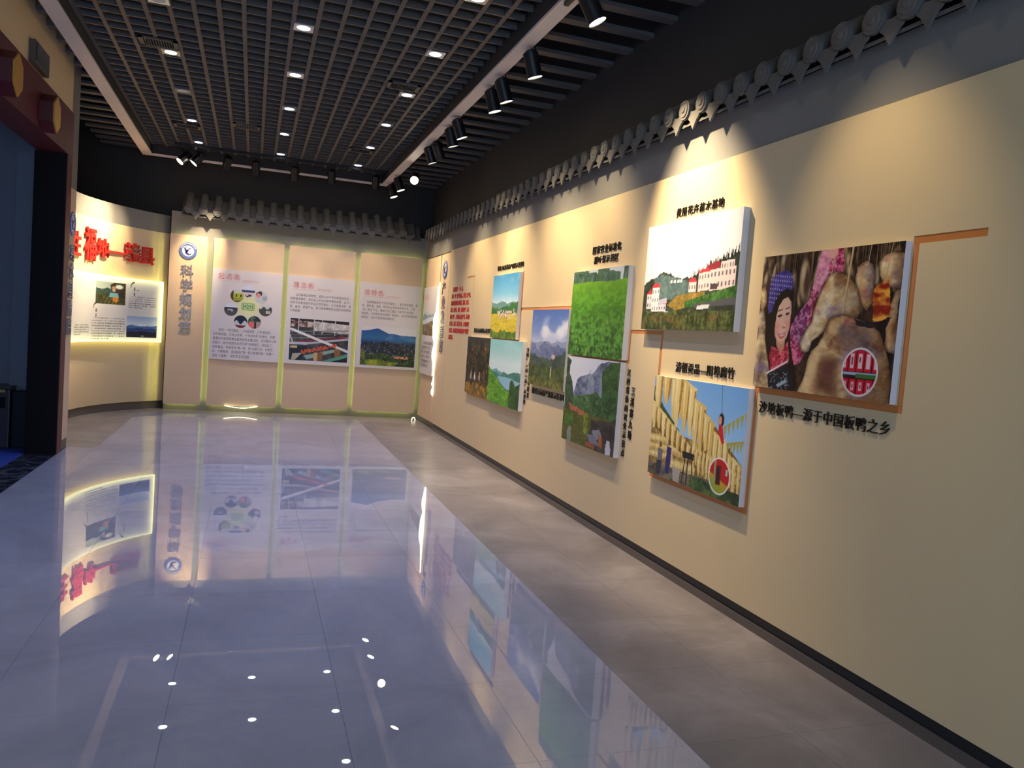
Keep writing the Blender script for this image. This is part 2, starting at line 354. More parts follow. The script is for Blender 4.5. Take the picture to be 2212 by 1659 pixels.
def pic_valley():
    c = Cv(160, 190, aspect=1.06/0.74); c.warp(.03, 8, 3)
    c.vgrad([(0, (222, 224, 228)), (0.4, (232, 232, 234))])
    c.mottle(c.pmask([(0.18, 0.42), (0.24, 0.24), (0.34, 0.2), (0.5, 0.17), (0.62, 0.06), (0.8, 0.0), (1, 0), (1, 0.6), (0.18, 0.6)]), (70, 80, 110), (140, 150, 165), 6, 9, 4)
    for u in (0.46, 0.52, 0.68): c.poly([(u, 0.14), (u + 0.03, 0.12), (u + 0.05, 0.42), (u - 0.02, 0.42)], (168, 176, 186), 0.45)
    c.mottle(c.pmask([(0.7, 0.12), (0.84, 0), (1, 0), (1, 0.66), (0.6, 0.62), (0.72, 0.38)]), (22, 60, 24), (66, 118, 56), 12, 14, 6)
    c.mottle(c.pmask([(0, 0.02), (0.1, 0.05), (0.06, 0.2), (0.13, 0.3), (0.2, 0.45), (0.16, 0.62), (0, 0.66)]), (22, 48, 26), (70, 104, 66), 12, 12, 8)
    c.mottle(c.pmask([(0.12, 0.5), (0.3, 0.44), (0.5, 0.4), (0.62, 0.36), (0.74, 0.46), (0.8, 0.68), (0.2, 0.62)]), (36, 74, 34), (96, 140, 80), 12, 12, 10)
    c.mottle(c.below(c.ridge(0.62, 0.03, 3, 5)), (66, 74, 20), (104, 104, 36), 5, 12, 7)
    c.mottle(c.pmask([(0.1, 0.56), (0.5, 0.62), (0.52, 0.67), (0.12, 0.62)]), (140, 70, 40), (200, 120, 80), 26, 5, 3, 4)
    c.mottle(c.pmask([(0.42, 0.62), (0.52, 0.64), (0.5, 0.86), (0.44, 0.84)]), (90, 110, 20), (150, 160, 50), 16, 12, 5)
    c.mottle(c.pmask([(0.04, 0.66), (0.22, 0.68), (0.2, 0.8), (0, 0.82)]), (40, 84, 26), (84, 130, 40), 12, 10, 15)
    c.poly([(0.14, 0.82), (0.2, 0.84), (0.2, 1), (0.1, 1)], (150, 160, 165), 0.7)
    c.mottle(c.pmask([(0.58, 0.68), (0.8, 0.66), (1, 0.6), (1, 1), (0.5, 1)]), (26, 28, 26), (80, 70, 62), 14, 14, 3)
    c.poly([(0.6, 0.8), (0.74, 0.76), (0.8, 0.83), (0.66, 0.88)], (140, 142, 150)); c.poly([(0.52, 0.86), (0.66, 0.84), (0.74, 0.92), (0.58, 0.95)], (120, 124, 134))
    c.poly([(0.72, 0.8), (0.8, 0.84), (0.8, 0.94), (0.74, 0.92)], (176, 96, 50)); c.poly([(0.52, 0.93), (0.68, 0.95), (0.66, 1), (0.5, 1)], (160, 84, 50))
    c.poly([(0.88, 0.84), (0.93, 0.85), (0.95, 1), (0.85, 1)], (196, 196, 200))
    return c
def pic_villa():
    c = Cv(220, 150, aspect=1.16/0.735)
    c.vgrad([(0, (232, 232, 230)), (0.5, (240, 240, 238))])
    r = np.interp(np.linspace(0, 1, c.w), [0, .12, .22, .45, .55, .62, .7, .8, .9, 1], [.56, .5, .47, .53, .54, .5, .47, .43, .38, .34]) + (c.ridge(0, 0.035, 30, 3))
    c.mottle(c.below(r), (30, 38, 36), (66, 84, 70), 20, 16, 4); c.mottle(c.pmask([(.12, .52), (.22, .48), (.5, .55), (.62, .62), (.6, .72), (.2, .72)]), (70, 92, 96), (110, 136, 130), 12, 10, 5)
    rg = np.random.RandomState(4)
    for i in range(60):
        u = .55 + .45 * rg.rand(); v = np.interp(u, [.55, .7, .8, 1], [.54, .47, .43, .34]); h = .03 + .05 * rg.rand(); c.poly([(u - .006, v + .03), (u, v - h), (u + .006, v + .03)], (30, 34, 34))
    for u in (.32, .36, .4, .43): c.poly([(u, .545), (u + .025, .54), (u + .025, .565), (u, .57)], (225, 225, 225))
    c.mottle(c.pmask([(.3, .77), (.42, .68), (.7, .66), (.72, .76), (.4, .82)]), (120, 110, 40), (200, 150, 80), 26, 12, 8)
    def house(x0, x1, y0, y1, roof=None, n=5, rows=2, skew=0.0, col=(236, 214, 206)):
        c.poly([(x0, y0), (x1, y0 - skew), (x1, y1 - skew), (x0, y1)], col)
        for i in range(n):
            for j in range(rows):
                a = x0 + (x1 - x0) * (i + .3) / n; b = a + (x1 - x0) * .36 / n; k = y0 + (y1 - y0) * (j + .28) / rows; e = k + (y1 - y0) * .42 / rows; sk = skew * (i + .5) / n
                c.poly([(a, k - sk), (b, k - sk), (b, e - sk), (a, e - sk)], (110, 100, 110))
        if roof: c.poly([(x0 - .01, y0), (x0 + .02, y0 - roof), (x1 - .02, y0 - skew - roof), (x1 + .01, y0 - skew)], (205, 60, 70))
    house(.53, .61, .575, .66, .04, 3, 1); c.poly([(.66, .5), (.73, .43), (.82, .41), (.86, .5)], (150, 50, 60)); house(.63, .74, .5, .66, .03, 4, 2, .01); house(.74, .98, .48, .66, None, 7, 2, .015); house(.84, .96, .42, .5, None, 5, 1, .01)
    c.poly([(.75, .6), (.82, .6), (.82, .65), (.75, .65)], (80, 70, 76))
    house(.05, .11, .66, .8, .03, 2, 2, 0, (228, 224, 218)); c.poly([(.07, .66), (.09, .6), (.11, .66)], (205, 60, 60)); house(.11, .2, .6, .84, .04, 3, 3, 0, (240, 238, 232)); house(.2, .29, .76, .83, .04, 3, 1, 0, (225, 220, 225))
    c.poly([(.2, .72), (.29, .7), (.3, .75), (.2, .77)], (200, 190, 205))
    c.poly([(.1, .84), (.32, .83), (.32, .86), (.1, .87)], (220, 220, 216)); c.mottle(c.pmask([(.5, .74), (.75, .68), (1, .62), (1, .76), (.5, .8)]), (36, 76, 30), (90, 140, 70), 24, 10, 2)
    c.poly([(.6, .77), (1, .72), (1, .78), (.6, .8)], (84, 84, 90)); c.poly([(.64, .78), (.76, .775), (.75, .81), (.63, .815)], (220, 220, 216))
    c.mottle(c.below(c.ridge(.83, .02, 5, 9)), (36, 52, 26), (104, 110, 62), 26, 10, 10, 2.6)
    c.put((c.V > .86) * np.clip((c.noise(8, 8, 14) - .55) * 6, 0, 1) * .7, (124, 92, 50))
    c.put((c.V > .84) * (c.noise(40, 18, 15, 2) > .6) * .4, (20, 36, 16))
    return c
def inset(c, cx, cy, r, paint):
    x = (c.U - cx) * c.a; y = c.V - cy; d = np.hypot(x, y); c.put(c.sm(r * 1.06 - d, 0.006), (240, 238, 236)); m = c.sm(r * 0.97 - d, 0.006)
    keep = c.im.copy(); paint(x / r, y / r); c.im = keep * (1 - m[..., None]) + c.im * m[..., None]
def pic_tofu():
    c = Cv(240, 170, aspect=1.095/0.695); c.warp(.004, 10, 3)
    c.vgrad([(0, (110, 165, 225)), (0.5, (150, 195, 235)), (1, (150, 190, 220))])
    c.mottle(c.pmask([(0, .1), (.14, .3), (.35, .5), (.3, .7), (0, .6)]), (40, 60, 28), (90, 100, 50), 12, 10, 3)
    c.mottle(c.below(np.full(c.w, .78)), (60, 54, 40), (130, 120, 100), 20, 16, 5)
    c.mottle(c.pmask([(0, .5), (.5, .55), (1, .7), (1, .86), (0, .88)]), (110, 84, 40), (190, 160, 90), 24, 14, 7)
    rg = np.random.RandomState(9)
    def strip(u, v, w, L, k):
        base = np.array((232, 214, 150)) * (1 - k) + np.array((214, 178, 96)) * k
        c.poly([(u - w, v - .02), (u + w, v + .02), (u + w * .95, v + L * .6), (u + w * .3, v + L), (u - w * .3, v + L * .97), (u - w * .95, v + L * .55)], base)
        c.poly([(u + w * .45, v + .05), (u + w * .98, v + .04), (u + w * .9, v + L * .6), (u + w * .35, v + L * .92)], (150, 106, 36), .8)
        c.poly([(u - w * .7, v + .02), (u - w * .3, v + .02), (u - w * .35, v + L * .7), (u - w * .6, v + L * .5)], (244, 232, 184), .7)
    for j, (v0, n) in enumerate(((.60, 26), (.68, 24), (.76, 22))):
        for i in range(n): strip(.0 + .30 * i / n, v0 - .02 * i / n, .007, .07, rg.rand())
    for j, v0 in enumerate((.66, .8)):
        for i in range(18): strip(.26 + .3 * i / 18, v0 - .01 * j, .009, .09, rg.rand())
    for i in range(4): strip(.06 + .1 * i, -.06 + .03 * i, .048, .42 - .02 * i + .06 * rg.randn(), rg.rand())
    c.poly([(0, .26), (.6, .7), (.6, .82), (0, .5)], (120, 88, 36))
    for i in range(10):
        t = i / 9; strip(.03 + .56 * t, .27 + .42 * t, .034 - .014 * t, .26 - .1 * t + .02 * rg.randn(), rg.rand() * .7)
    c.poly([(.26, -.05), (.3, -.05), (1.02, .68), (1.02, .95), (.7, .8)], (128, 92, 36))
    for i in range(13):
        t = (i / 12) ** .8; strip(.3 + .68 * t, -.08 + .74 * t + .02 * rg.randn(), .046 - .024 * t, .50 - .22 * t + .05 * rg.randn(), rg.rand())
    for i in range(13): strip(.52 + .46 * i / 12, .6 + .12 * i / 12, .015, .2 + .03 * rg.randn(), rg.rand() * .8)
    for (u0, v0, u1, v1) in ((.8, .36, 1.02, .19), (.84, .5, 1.02, .44)):
        for i in range(6):
            u = u0 + (u1 - u0) * i / 6; v = v0 + (v1 - v0) * i / 6; c.poly([(u, v), (u + .032, v - .02), (u + .02, v + .1)], (170, 160, 70))
    c.line((.755, -.02), (.775, .26), .006, (60, 60, 70))
    c.ell(.775, .31, .026, .06, (30, 22, 24), soft=.1); c.ell(.765, .315, .016, .04, (214, 150, 120), soft=.1)
    c.poly([(.755, .36), (.79, .35), (.82, .5), (.8, .52), (.755, .42)], (200, 30, 40))
    for u, v, col in ((.14, .72, (110, 104, 110)), (.245, .68, (44, 40, 110))):
        c.ell(u, v - .04, .016, .03, (110, 80, 60), soft=.15); c.poly([(u - .028, v), (u + .028, v), (u + .03, v + .12), (u + .02, v + .26), (u - .03, v + .26)], col)
    c.poly([(.1, .84), (.17, .84), (.16, .98), (.11, .98)], (50, 52, 70))
    for u in (.44, .47, .51): c.line((u, .7), (u + (u - .475) * .6, .98), .016, (30, 26, 26))
    c.poly([(.4, .68), (.54, .68), (.53, .74), (.41, .74)], (34, 34, 34)); c.poly([(.3, .86), (.4, .86), (.38, .99), (.32, .99)], (170, 160, 150))
    c.mottle(c.pmask([(.52, .88), (1, .9), (1, 1), (.5, 1)]), (30, 50, 24), (90, 120, 60), 20, 8, 5)
    def box(x, y):
        c.put(np.ones_like(x), (190, 28, 26)); c.put((y > .15 + .3 * x).astype(float), (190, 150, 40)); c.put((y > .5 + .4 * x).astype(float), (150, 160, 50))
        c.put(((x > -.55) & (x < -.38) & (y < .5) & (y > -.85)).astype(float), (140, 160, 110)); c.put(((abs(x + .1) < .22) & (y > -.6) & (y < .5)).astype(float), (90, 30, 34)); c.put(((abs(x + .1) < .08) & (y > -.5) & (y < .4)).astype(float), (40, 24, 24))
        c.put(((abs(x - .7) < .09) & (y > -.5) & (y < -.15)).astype(float), (160, 210, 200))
    inset(c, .80, .80, .155, box)
    return c
def pic_duck():
    c = Cv(320, 230, aspect=1.0/0.73); rg = np.random.RandomState(6)
    c.mottle(np.ones_like(c.U), (20, 13, 10), (78, 54, 36), 12, 9, 3, 2.8)
    def duck(pts, seed, a=(206, 162, 102), b=(252, 234, 188), dark=(122, 72, 38), wp=.014):
        c.warp(wp, 9, seed + 200); m = c.pmask(pts); soft = c.blur(m, .03); xs = [p[0] for p in pts]; x0, x1 = min(xs), max(xs); t = (c.U - x0) / (x1 - x0)
        c.put(np.clip(c.blur(m, .02) * 1.6 - m, 0, 1) * .75, (20, 12, 8))
        c.mottle(m, a, b, 6, 7, seed, 2.6); c.put(m * np.clip((c.noise(7, 8, seed + 50) - .52) * 5, 0, 1) * .75, dark); c.put(m * np.clip((c.noise(5, 6, seed + 90) - .58) * 6, 0, 1) * .6, (128, 110, 150)); c.put(m * np.clip((c.noise(9, 9, seed + 70) - .62) * 8, 0, 1) * .6, (206, 116, 100))
        c.put(m * np.clip((t - .45) * 1.5, 0, 1) * .6, (66, 40, 26)); c.put(m * np.clip((.26 - t) * 4, 0, 1) * .55, (252, 238, 200)); c.put(m * np.clip((.8 - soft) * 3, 0, 1) * .6, (92, 54, 28)); c.put(m * (c.noise(40, 40, seed + 5, 2) > .6) * .15, (255, 240, 210)); c.warp(0, 1, 1)
    for i in range(46):
        u, v = rg.rand(), -.06 + .34 * rg.rand(); w = .02 + .022 * rg.rand(); h = .07 + .09 * rg.rand(); k = rg.rand()
        c.line((u, 0), (u, v + .04), .004, (190, 160, 110), .8); c.ell(u, v + h, w * 1.15, h * 1.1, (16, 10, 8), soft=.2, alpha=.7); c.ell(u, v + h, w, h, np.array((104, 80, 56)) * (1 - k) + np.array((206, 176, 128)) * k, rot=.5 * (rg.rand() - .5), soft=.2); c.ell(u + w * .45, v + h * 1.15, w * .55, h * .7, (56, 36, 30), soft=.4, alpha=.8); c.ell(u - w * .3, v + h * .7, w * .35, h * .35, (226, 206, 166), soft=.5, alpha=.6)
    c.warp(.02, 9, 77); pk = c.pmask([(.47, 0), (.62, 0), (.63, .18), (.56, .26), (.46, .38), (.43, .6), (.38, .78), (.3, .84), (.24, .62), (.3, .48), (.4, .34)]); c.mottle(pk, (140, 20, 66), (238, 120, 150), 26, 20, 4, 3.4)
    c.put(c.pmask([(.47, 0), (.55, 0), (.52, .2), (.44, .3), (.42, .24)]) * .6, (250, 190, 205)); c.put(c.pmask([(.3, .46), (.4, .36), (.42, .6), (.36, .66), (.28, .6)]) * .6, (84, 30, 96)); c.put(pk * (c.noise(50, 50, 8, 2) > .6) * .5, (250, 200, 215)); c.ell(.545, .02, .04, .05, (240, 170, 160), soft=.2)
    duck([(.72, .14), (.75, .11), (.78, .1), (.82, .13), (.845, .2), (.84, .34), (.81, .42), (.77, .38), (.73, .3), (.71, .22)], 7); duck([(.86, .12), (.89, .08), (.93, .06), (1, .08), (1, .3), (.95, .28), (.9, .26), (.87, .2)], 8)
    duck([(.97, .3), (1, .28), (1, .7), (.93, .66), (.94, .46)], 18); c.warp(.02, 8, 5); c.mottle(c.pmask([(.84, .28), (.88, .25), (.92, .24), (.94, .32), (.95, .4), (.9, .52), (.85, .48)]), (150, 36, 16), (252, 176, 64), 7, 9, 3, 3.4); c.poly([(.84, .5), (.95, .46), (.93, .56), (.86, .58)], (24, 18, 20))
    duck([(.52, .2), (.545, .175), (.58, .165), (.63, .175), (.68, .2), (.73, .27), (.76, .35), (.77, .42), (.75, .48), (.68, .51), (.6, .5), (.56, .54), (.52, .59), (.46, .64), (.44, .7), (.41, .72), (.38, .7), (.37, .65), (.4, .57), (.44, .5), (.45, .42), (.47, .32)], 11)
    c.line((.685, 0), (.655, .44), .017, (214, 180, 130)); c.line((.69, 0), (.66, .44), .005, (150, 110, 70)); c.line((.57, 0), (.55, .18), .007, (214, 180, 130)); c.line((.8, 0), (.79, .12), .006, (214, 180, 130)); c.line((.93, 0), (.9, .26), .006, (200, 166, 116))
    duck([(.55, .52), (.57, .485), (.6, .465), (.65, .455), (.72, .465), (.83, .5), (.9, .55), (.94, .64), (.96, .72), (1, .82), (1, 1.05), (.36, 1.05), (.39, .95), (.42, .86), (.43, .77), (.46, .7), (.5, .655), (.53, .6)], 14, (196, 140, 82), (240, 208, 146), (104, 50, 28))
    c.warp(.03, 8, 9); c.put(c.blur(c.pmask([(.62, .5), (.86, .54), (.84, .68), (.66, .64)]), .03) * .55, (90, 82, 100)); c.put(c.blur(c.pmask([(.52, .74), (.68, .72), (.66, 1), (.5, 1)]), .03) * .65, (74, 28, 24)); c.put(c.blur(c.pmask([(.42, .88), (.47, .74), (.52, .68), (.5, .85), (.46, 1), (.4, 1)]), .015) * .7, (246, 212, 150)); c.poly([(.73, .47), (.86, .5), (.88, .535), (.76, .51)], (40, 34, 40)); c.warp(0, 1, 1)
    duck([(0, .38), (.035, .4), (.055, .46), (.065, .54), (.07, .62), (.09, .72), (.13, .8), (.16, .9), (.18, 1.05), (0, 1.05)], 21, (150, 122, 84), (216, 192, 142), (84, 60, 60), .01); duck([(0, .24), (.03, .22), (.05, .28), (.06, .36), (.03, .42), (0, .4)], 24)
    # the smiling woman in headscarf and apron
    c.warp(.008, 10, 3)
    c.poly([(.07, .3), (.1, .2), (.16, .16), (.22, .17), (.265, .22), (.285, .32), (.285, .42), (.28, .55), (.295, .68), (.33, .8), (.36, .92), (.35, 1.05), (.17, 1.05), (.12, .82), (.085, .66), (.065, .5)], (18, 12, 12))
    c.put((c.pmask([(.07, .3), (.16, .16), (.28, .3), (.3, .7), (.35, 1), (.1, .76)]) * (c.noise(40, 8, 5, 2) > .62)) * .35, (70, 48, 40))
    c.mottle(c.pmask([(.13, .68), (.18, .7), (.22, .72), (.27, .64), (.29, .78), (.27, .84), (.14, .88), (.12, .76)]), (140, 20, 46), (230, 100, 114), 30, 22, 5, 4.4)
    c.poly([(.165, .6), (.245, .6), (.245, .68), (.215, .73), (.18, .69)], (196, 138, 110))
    face = c.pmask([(.14, .44), (.15, .37), (.18, .32), (.22, .3), (.255, .32), (.272, .38), (.275, .46), (.27, .54), (.256, .61), (.232, .66), (.205, .675), (.178, .65), (.155, .6), (.142, .53)]); fb = c.blur(face, .02); c.put(face, (230, 186, 162)); c.put(face * np.clip((.95 - fb) * 2.2, 0, 1) * .6, (180, 118, 92)); c.put(face * np.clip((c.U - .2) * 8, 0, 1) * .35, (252, 222, 202))
    for u, v in ((.165, .54), (.25, .515)): c.ell(u, v, .024, .04, (224, 132, 120), soft=.6, alpha=.55)
    c.poly([(.115, .6), (.12, .42), (.14, .32), (.19, .27), (.25, .27), (.28, .34), (.265, .35), (.235, .315), (.2, .33), (.165, .38), (.15, .45), (.145, .56), (.15, .66)], (20, 14, 14)); c.warp(0, 1, 1)
    c.mottle(c.pmask([(.065, .32), (.07, .24), (.085, .18), (.12, .14), (.17, .12), (.22, .12), (.255, .155), (.27, .22), (.265, .27), (.22, .25), (.17, .28), (.13, .34), (.11, .42), (.08, .44)]), (46, 38, 106), (94, 84, 168), 12, 9, 3)
    for i in range(10):
        for j in range(7):
            u, v = .082 + .019 * i, .145 + .034 * j + .003 * i
            if v < .26 - (u - .2) * .1 if u > .17 else v < .42 - (u - .08) * 1.3: c.ell(u, v, .0042, .0062, (196, 190, 230), soft=.3, alpha=.9)
    for u, v, w in ((.182, .455, .017), (.243, .44, .014)):
        c.ell(u, v, w, .0095, (40, 26, 26), rot=-.15, soft=.25); c.ell(u + .003, v - .001, .004, .004, (230, 220, 220), soft=.3, alpha=.7); c.line((u - w, v + .004), (u + w, v - .008), .006, (30, 20, 20), .9); c.line((u - w * 1.1, v - .036), (u + w, v - .048), .009, (58, 38, 32), .8); c.line((u - w * .7, v + .022), (u + w * .7, v + .016), .005, (196, 140, 120), .7)
    c.line((.216, .455), (.225, .53), .007, (206, 152, 130), .6); c.ell(.223, .537, .017, .012, (206, 142, 122), soft=.5, alpha=.8); c.ell(.227, .527, .006, .009, (250, 226, 210), soft=.5, alpha=.8); c.ell(.217, .543, .004, .004, (130, 70, 60), soft=.3); c.ell(.231, .541, .004, .004, (130, 70, 60), soft=.3)
    lip = c.pmask([(.176, .585), (.195, .592), (.218, .588), (.244, .572), (.236, .602), (.22, .622), (.203, .624), (.188, .61)]); c.put(c.blur(lip, .006), (176, 50, 54)); c.put(c.blur(c.pmask([(.184, .591), (.2, .597), (.219, .593), (.237, .582), (.228, .6), (.214, .608), (.2, .608)]), .004), (252, 248, 242))
    c.line((.168, .575), (.176, .595), .006, (196, 130, 110), .6); c.line((.252, .555), (.247, .58), .006, (196, 130, 110), .6); c.ell(.212, .648, .016, .008, (206, 146, 124), soft=.5, alpha=.6)
    c.poly([(.12, .9), (.28, .8), (.31, .9), (.33, 1.05), (.15, 1.05)], (22, 24, 34)); c.line((.115, .89), (.275, .79), .012, (230, 228, 230))
    for i in range(40): u = .15 + .15 * rg.rand(); v = .86 + .13 * rg.rand(); c.line((u, v), (u + .012 * rg.randn(), v + .02 * rg.rand()), .005, (190, 196, 206), .8)
    c.poly([(.2, .97), (.28, .92), (.29, .94), (.22, .985)], (150, 170, 190))
    def shelf(x, y):
        c.put(np.ones_like(x), (60, 20, 24))
        for k in range(-2, 3):
            t = x - k * .46; top = (abs(t) < .2) & (y < 0) & (y > -.95); c.put(top.astype(float), (214, 26, 52)); c.put((top & (abs(t) < .11) & (y > -.8) & (y < -.15)).astype(float), (246, 206, 210)); c.put((top & (abs(t) < .05) & (y > -.65) & (y < -.3) & (c.noise(60, 60, 4, 1) > .45)).astype(float), (120, 50, 50))
            b = (abs(t - .12) < .19) & (y > .3); c.put(b.astype(float), (222, 24, 50)); c.put((b & (abs(t - .12) < .09) & (y > .42) & (y < .8)).astype(float), (246, 176, 194)); c.put((b & (abs(t - .12) < .03) & (y > .55) & (y < .7)).astype(float), (120, 20, 30))
        c.put(((y > .02) & (y < .14)).astype(float), (170, 190, 210)); c.put(((y > .08) & (y < .26) & (x > -.2)).astype(float), (60, 120, 50))
    inset(c, .80, .82, .15, shelf)
    return c
def pic_sorting():
    c = Cv(150, 110, aspect=1.38)
    c.mottle(np.ones_like(c.U), (40, 36, 36), (90, 84, 76), 14, 10, 3); c.poly([(0, 0), (1, 0), (1, .07), (0, .05)], (40, 30, 28))
    c.mottle(c.pmask([(.4, .04), (1, .08), (1, .3), (.4, .28)]), (170, 160, 150), (235, 228, 218), 10, 6, 4); c.mottle(c.pmask([(0, .04), (.4, .06), (.4, .2), (0, .2)]), (70, 30, 20), (220, 200, 180), 18, 10, 5, 4)
    for u in (.14, .4, .54, .76): c.line((u, 0), (u, .35), .02, (210, 205, 198))
    for v, col in ((.32, (120, 124, 122)), (.4, (104, 104, 100)), (.48, (140, 140, 134))): c.line((0, v), (1, v - .1), .02, col)
    c.mottle(c.pmask([(.1, .55), (.9, .36), (1, .4), (1, .46), (.2, .6)]), (96, 30, 34), (160, 60, 60), 20, 10, 6)
    c.line((.0, .6), (.3, .585), .06, (190, 196, 200)); c.line((.3, .585), (1.02, .42), .05, (176, 184, 190)); c.line((.02, .26), (1.02, .74), .06, (236, 232, 228)); c.line((0, .4), (.06, .6), .03, (200, 204, 206))
    c.poly([(0, .66), (.3, .66), (.2, 1), (0, 1)], (26, 22, 22)); c.poly([(.02, .66), (.13, .66), (.13, .71), (.02, .71)], (214, 190, 120))
    for i in range(60):
        t = random.Random(i).random(); c.ell(.2 + .6 * t, .8 - .2 * t + .03 * math.sin(i * 3), .016, .022, (220, 90, 50), soft=.2)
    c.poly([(.25, .88), (.8, .68), (.86, .72), (.3, .97)], (150, 176, 160)); c.poly([(.55, 1), (1, .78), (1, .86), (.75, 1)], (90, 160, 130)); c.poly([(.42, .8), (.58, .78), (.56, 1), (.44, 1)], (140, 92, 44)); c.poly([(.42, .8), (.48, .79), (.48, 1), (.42, 1)], (206, 174, 120)); c.poly([(.76, .69), (.88, .69), (.86, .87), (.78, .88)], (150, 100, 50))
    c.poly([(.06, .84), (.22, .82), (.1, 1), (.04, 1)], (180, 176, 150)); c.poly([(.7, 1), (1, .88), (1, 1)], (20, 20, 20))
    return c
def pic_town():
    c = Cv(150, 105, aspect=1.4)
    c.vgrad([(0, (230, 224, 222)), (.25, (238, 232, 226))])
    r = np.interp(np.linspace(0, 1, c.w), [0, .15, .3, .5, .7, 1], [.12, .1, .05, .16, .2, .2]) + c.ridge(0, .02, 8, 3)
    c.vgrad([(.05, (40, 84, 150)), (.3, (50, 110, 160)), (.45, (40, 60, 100))], c.below(r)); c.put(np.clip((c.noise(5, 6, 4) - .55) * 4, 0, 1) * (c.V > .2) * (c.V < .42) * .5, (120, 170, 190))
    c.mottle(c.below(c.ridge(.4, .06, 5, 6)), (24, 26, 44), (70, 74, 76), 18, 12, 5); c.mottle(c.below(c.ridge(.68, .06, 5, 7)), (24, 40, 20), (80, 100, 40), 14, 10, 8)
    rg = np.random.RandomState(8)
    for i in range(60): u, v = rg.rand(), .42 + .45 * rg.rand(); c.ell(u, v, .007, .01, (205, 200, 200), soft=.3, alpha=.9)
    for i in range(34): c.ell(.62 + .26 * rg.rand(), .74 + .06 * rg.rand(), .018, .012, (226, 120 + 60 * rg.rand(), 120), soft=.2)
    c.mottle(c.pmask([(.1, .86), (.36, .84), (.5, .9), (.7, .9), (.6, 1), (.1, 1)]), (90, 110, 20), (190, 190, 50), 12, 6, 4); c.mottle(c.pmask([(0, .62), (.06, .58), (.1, .75), (.08, 1), (0, 1)]), (40, 60, 20), (140, 140, 70), 20, 10, 3)
    return c
def pic_river():
    c = Cv(90, 60, aspect=1.9)
    c.vgrad([(0, (226, 226, 222)), (.3, (200, 206, 204))]); c.put(c.below(c.ridge(.14, .1, 3, 4)), (150, 164, 164)); c.poly([(0, .4), (.5, .28), (1, .22), (1, .36), (.4, .5), (0, .58)], (222, 226, 226))
    c.mottle(c.below(c.ridge(.5, .16, 4, 8)), (70, 60, 24), (170, 130, 50), 8, 8, 5); return c
def pic_sea(w=90, h=60):
    c = Cv(w, h, aspect=1.25)
    c.vgrad([(0, (150, 180, 215)), (.35, (206, 216, 226))]); c.put(c.below(c.ridge(.42, .06, 3, 4)), (70, 110, 160)); c.put(c.below(c.ridge(.55, .08, 3, 5)), (30, 60, 120)); c.put(c.below(c.ridge(.72, .05, 4, 6)), (14, 20, 46))
    c.ell(.5, .4, .06, .035, (235, 235, 240), soft=.4); c.ell(.62, .42, .05, .03, (235, 235, 240), soft=.4); c.ell(.55, .93, .05, .015, (200, 190, 180), soft=.4); return c

# ------------------------------------------------------------------ lettering
_txt = {}
def text_geo(body, extrude=0.0, offset=0.0, res=2, spacing=1.0):
    key = (body, extrude, offset, res, spacing)
    if key in _txt: return _txt[key]
    cu = bpy.data.curves.new('t', 'FONT'); cu.body = body; cu.size = 1; cu.extrude = extrude; cu.offset = offset; cu.resolution_u = res; cu.space_line = spacing
    ob = bpy.data.objects.new('t', cu); C.objects.link(ob)
    dg = bpy.context.evaluated_depsgraph_get(); dg.update()
    me = bpy.data.meshes.new_from_object(ob.evaluated_get(dg))
    v = np.empty(len(me.vertices) * 3); me.vertices.foreach_get('co', v); v = v.reshape(-1, 3)
    f = [tuple(p.vertices) for p in me.polygons]
    bpy.data.objects.remove(ob); bpy.data.curves.remove(cu); bpy.data.meshes.remove(me)
    _txt[key] = (v, f); return _txt[key]
_r = text_geo('国')[0]
REF_C = (_r.min(0) + _r.max(0)) / 2; REF_S = float((_r.max(0) - _r.min(0))[1])
def letter(ch, O, X, Y, N, w, h, depth, material, parent, name='letter', offset=0.012, squeeze=True):
    v, f = text_geo(ch, 0.02, offset)
    if not len(v): return None
    p = (v - REF_C) / REF_S
    z = (v[:, 2:3] > 0).astype(float) * depth
    O, X, Y, N = (np.array(k, float) for k in (O, X, Y, N))
    P = O + X * (p[:, :1] * w) + Y * (p[:, 1:2] * h) + N * z
    return MB().add(P, f).build(name, material, parent, recalc=False)
def paragraph(lines, O, X, Y, N, w, h, material, parent, name='body_text', depth=0.0008, spacing=1.35):
    """flat printed text; O is the top left corner of the block"""
    v, f = text_geo('\n'.join(lines), 0.0, 0.0, 1, spacing)
    lo, hi = v.min(0), v.max(0); O, X, Y, N = (np.array(k, float) for k in (O, X, Y, N))
    P = O + X * ((v[:, :1] - lo[0]) / (hi[0] - lo[0]) * w) + Y * ((v[:, 1:2] - hi[1]) / (hi[1] - lo[1]) * h) + N * depth
    o = MB().add(P, f).build(name, material, parent, recalc=False); o['kind'] = 'stuff'; return o
RX, RY, RN = (0, -1, 0), (0, 0, 1), (-1, 0, 0)        # reading direction, up and outward on the right wall
BX, BY, BN = (1, 0, 0), (0, 0, 1), (0, -1, 0)         # the same on the end wall
XW, YB = 2.73, 13.25                                   # faces of the right display wall and of the end panels

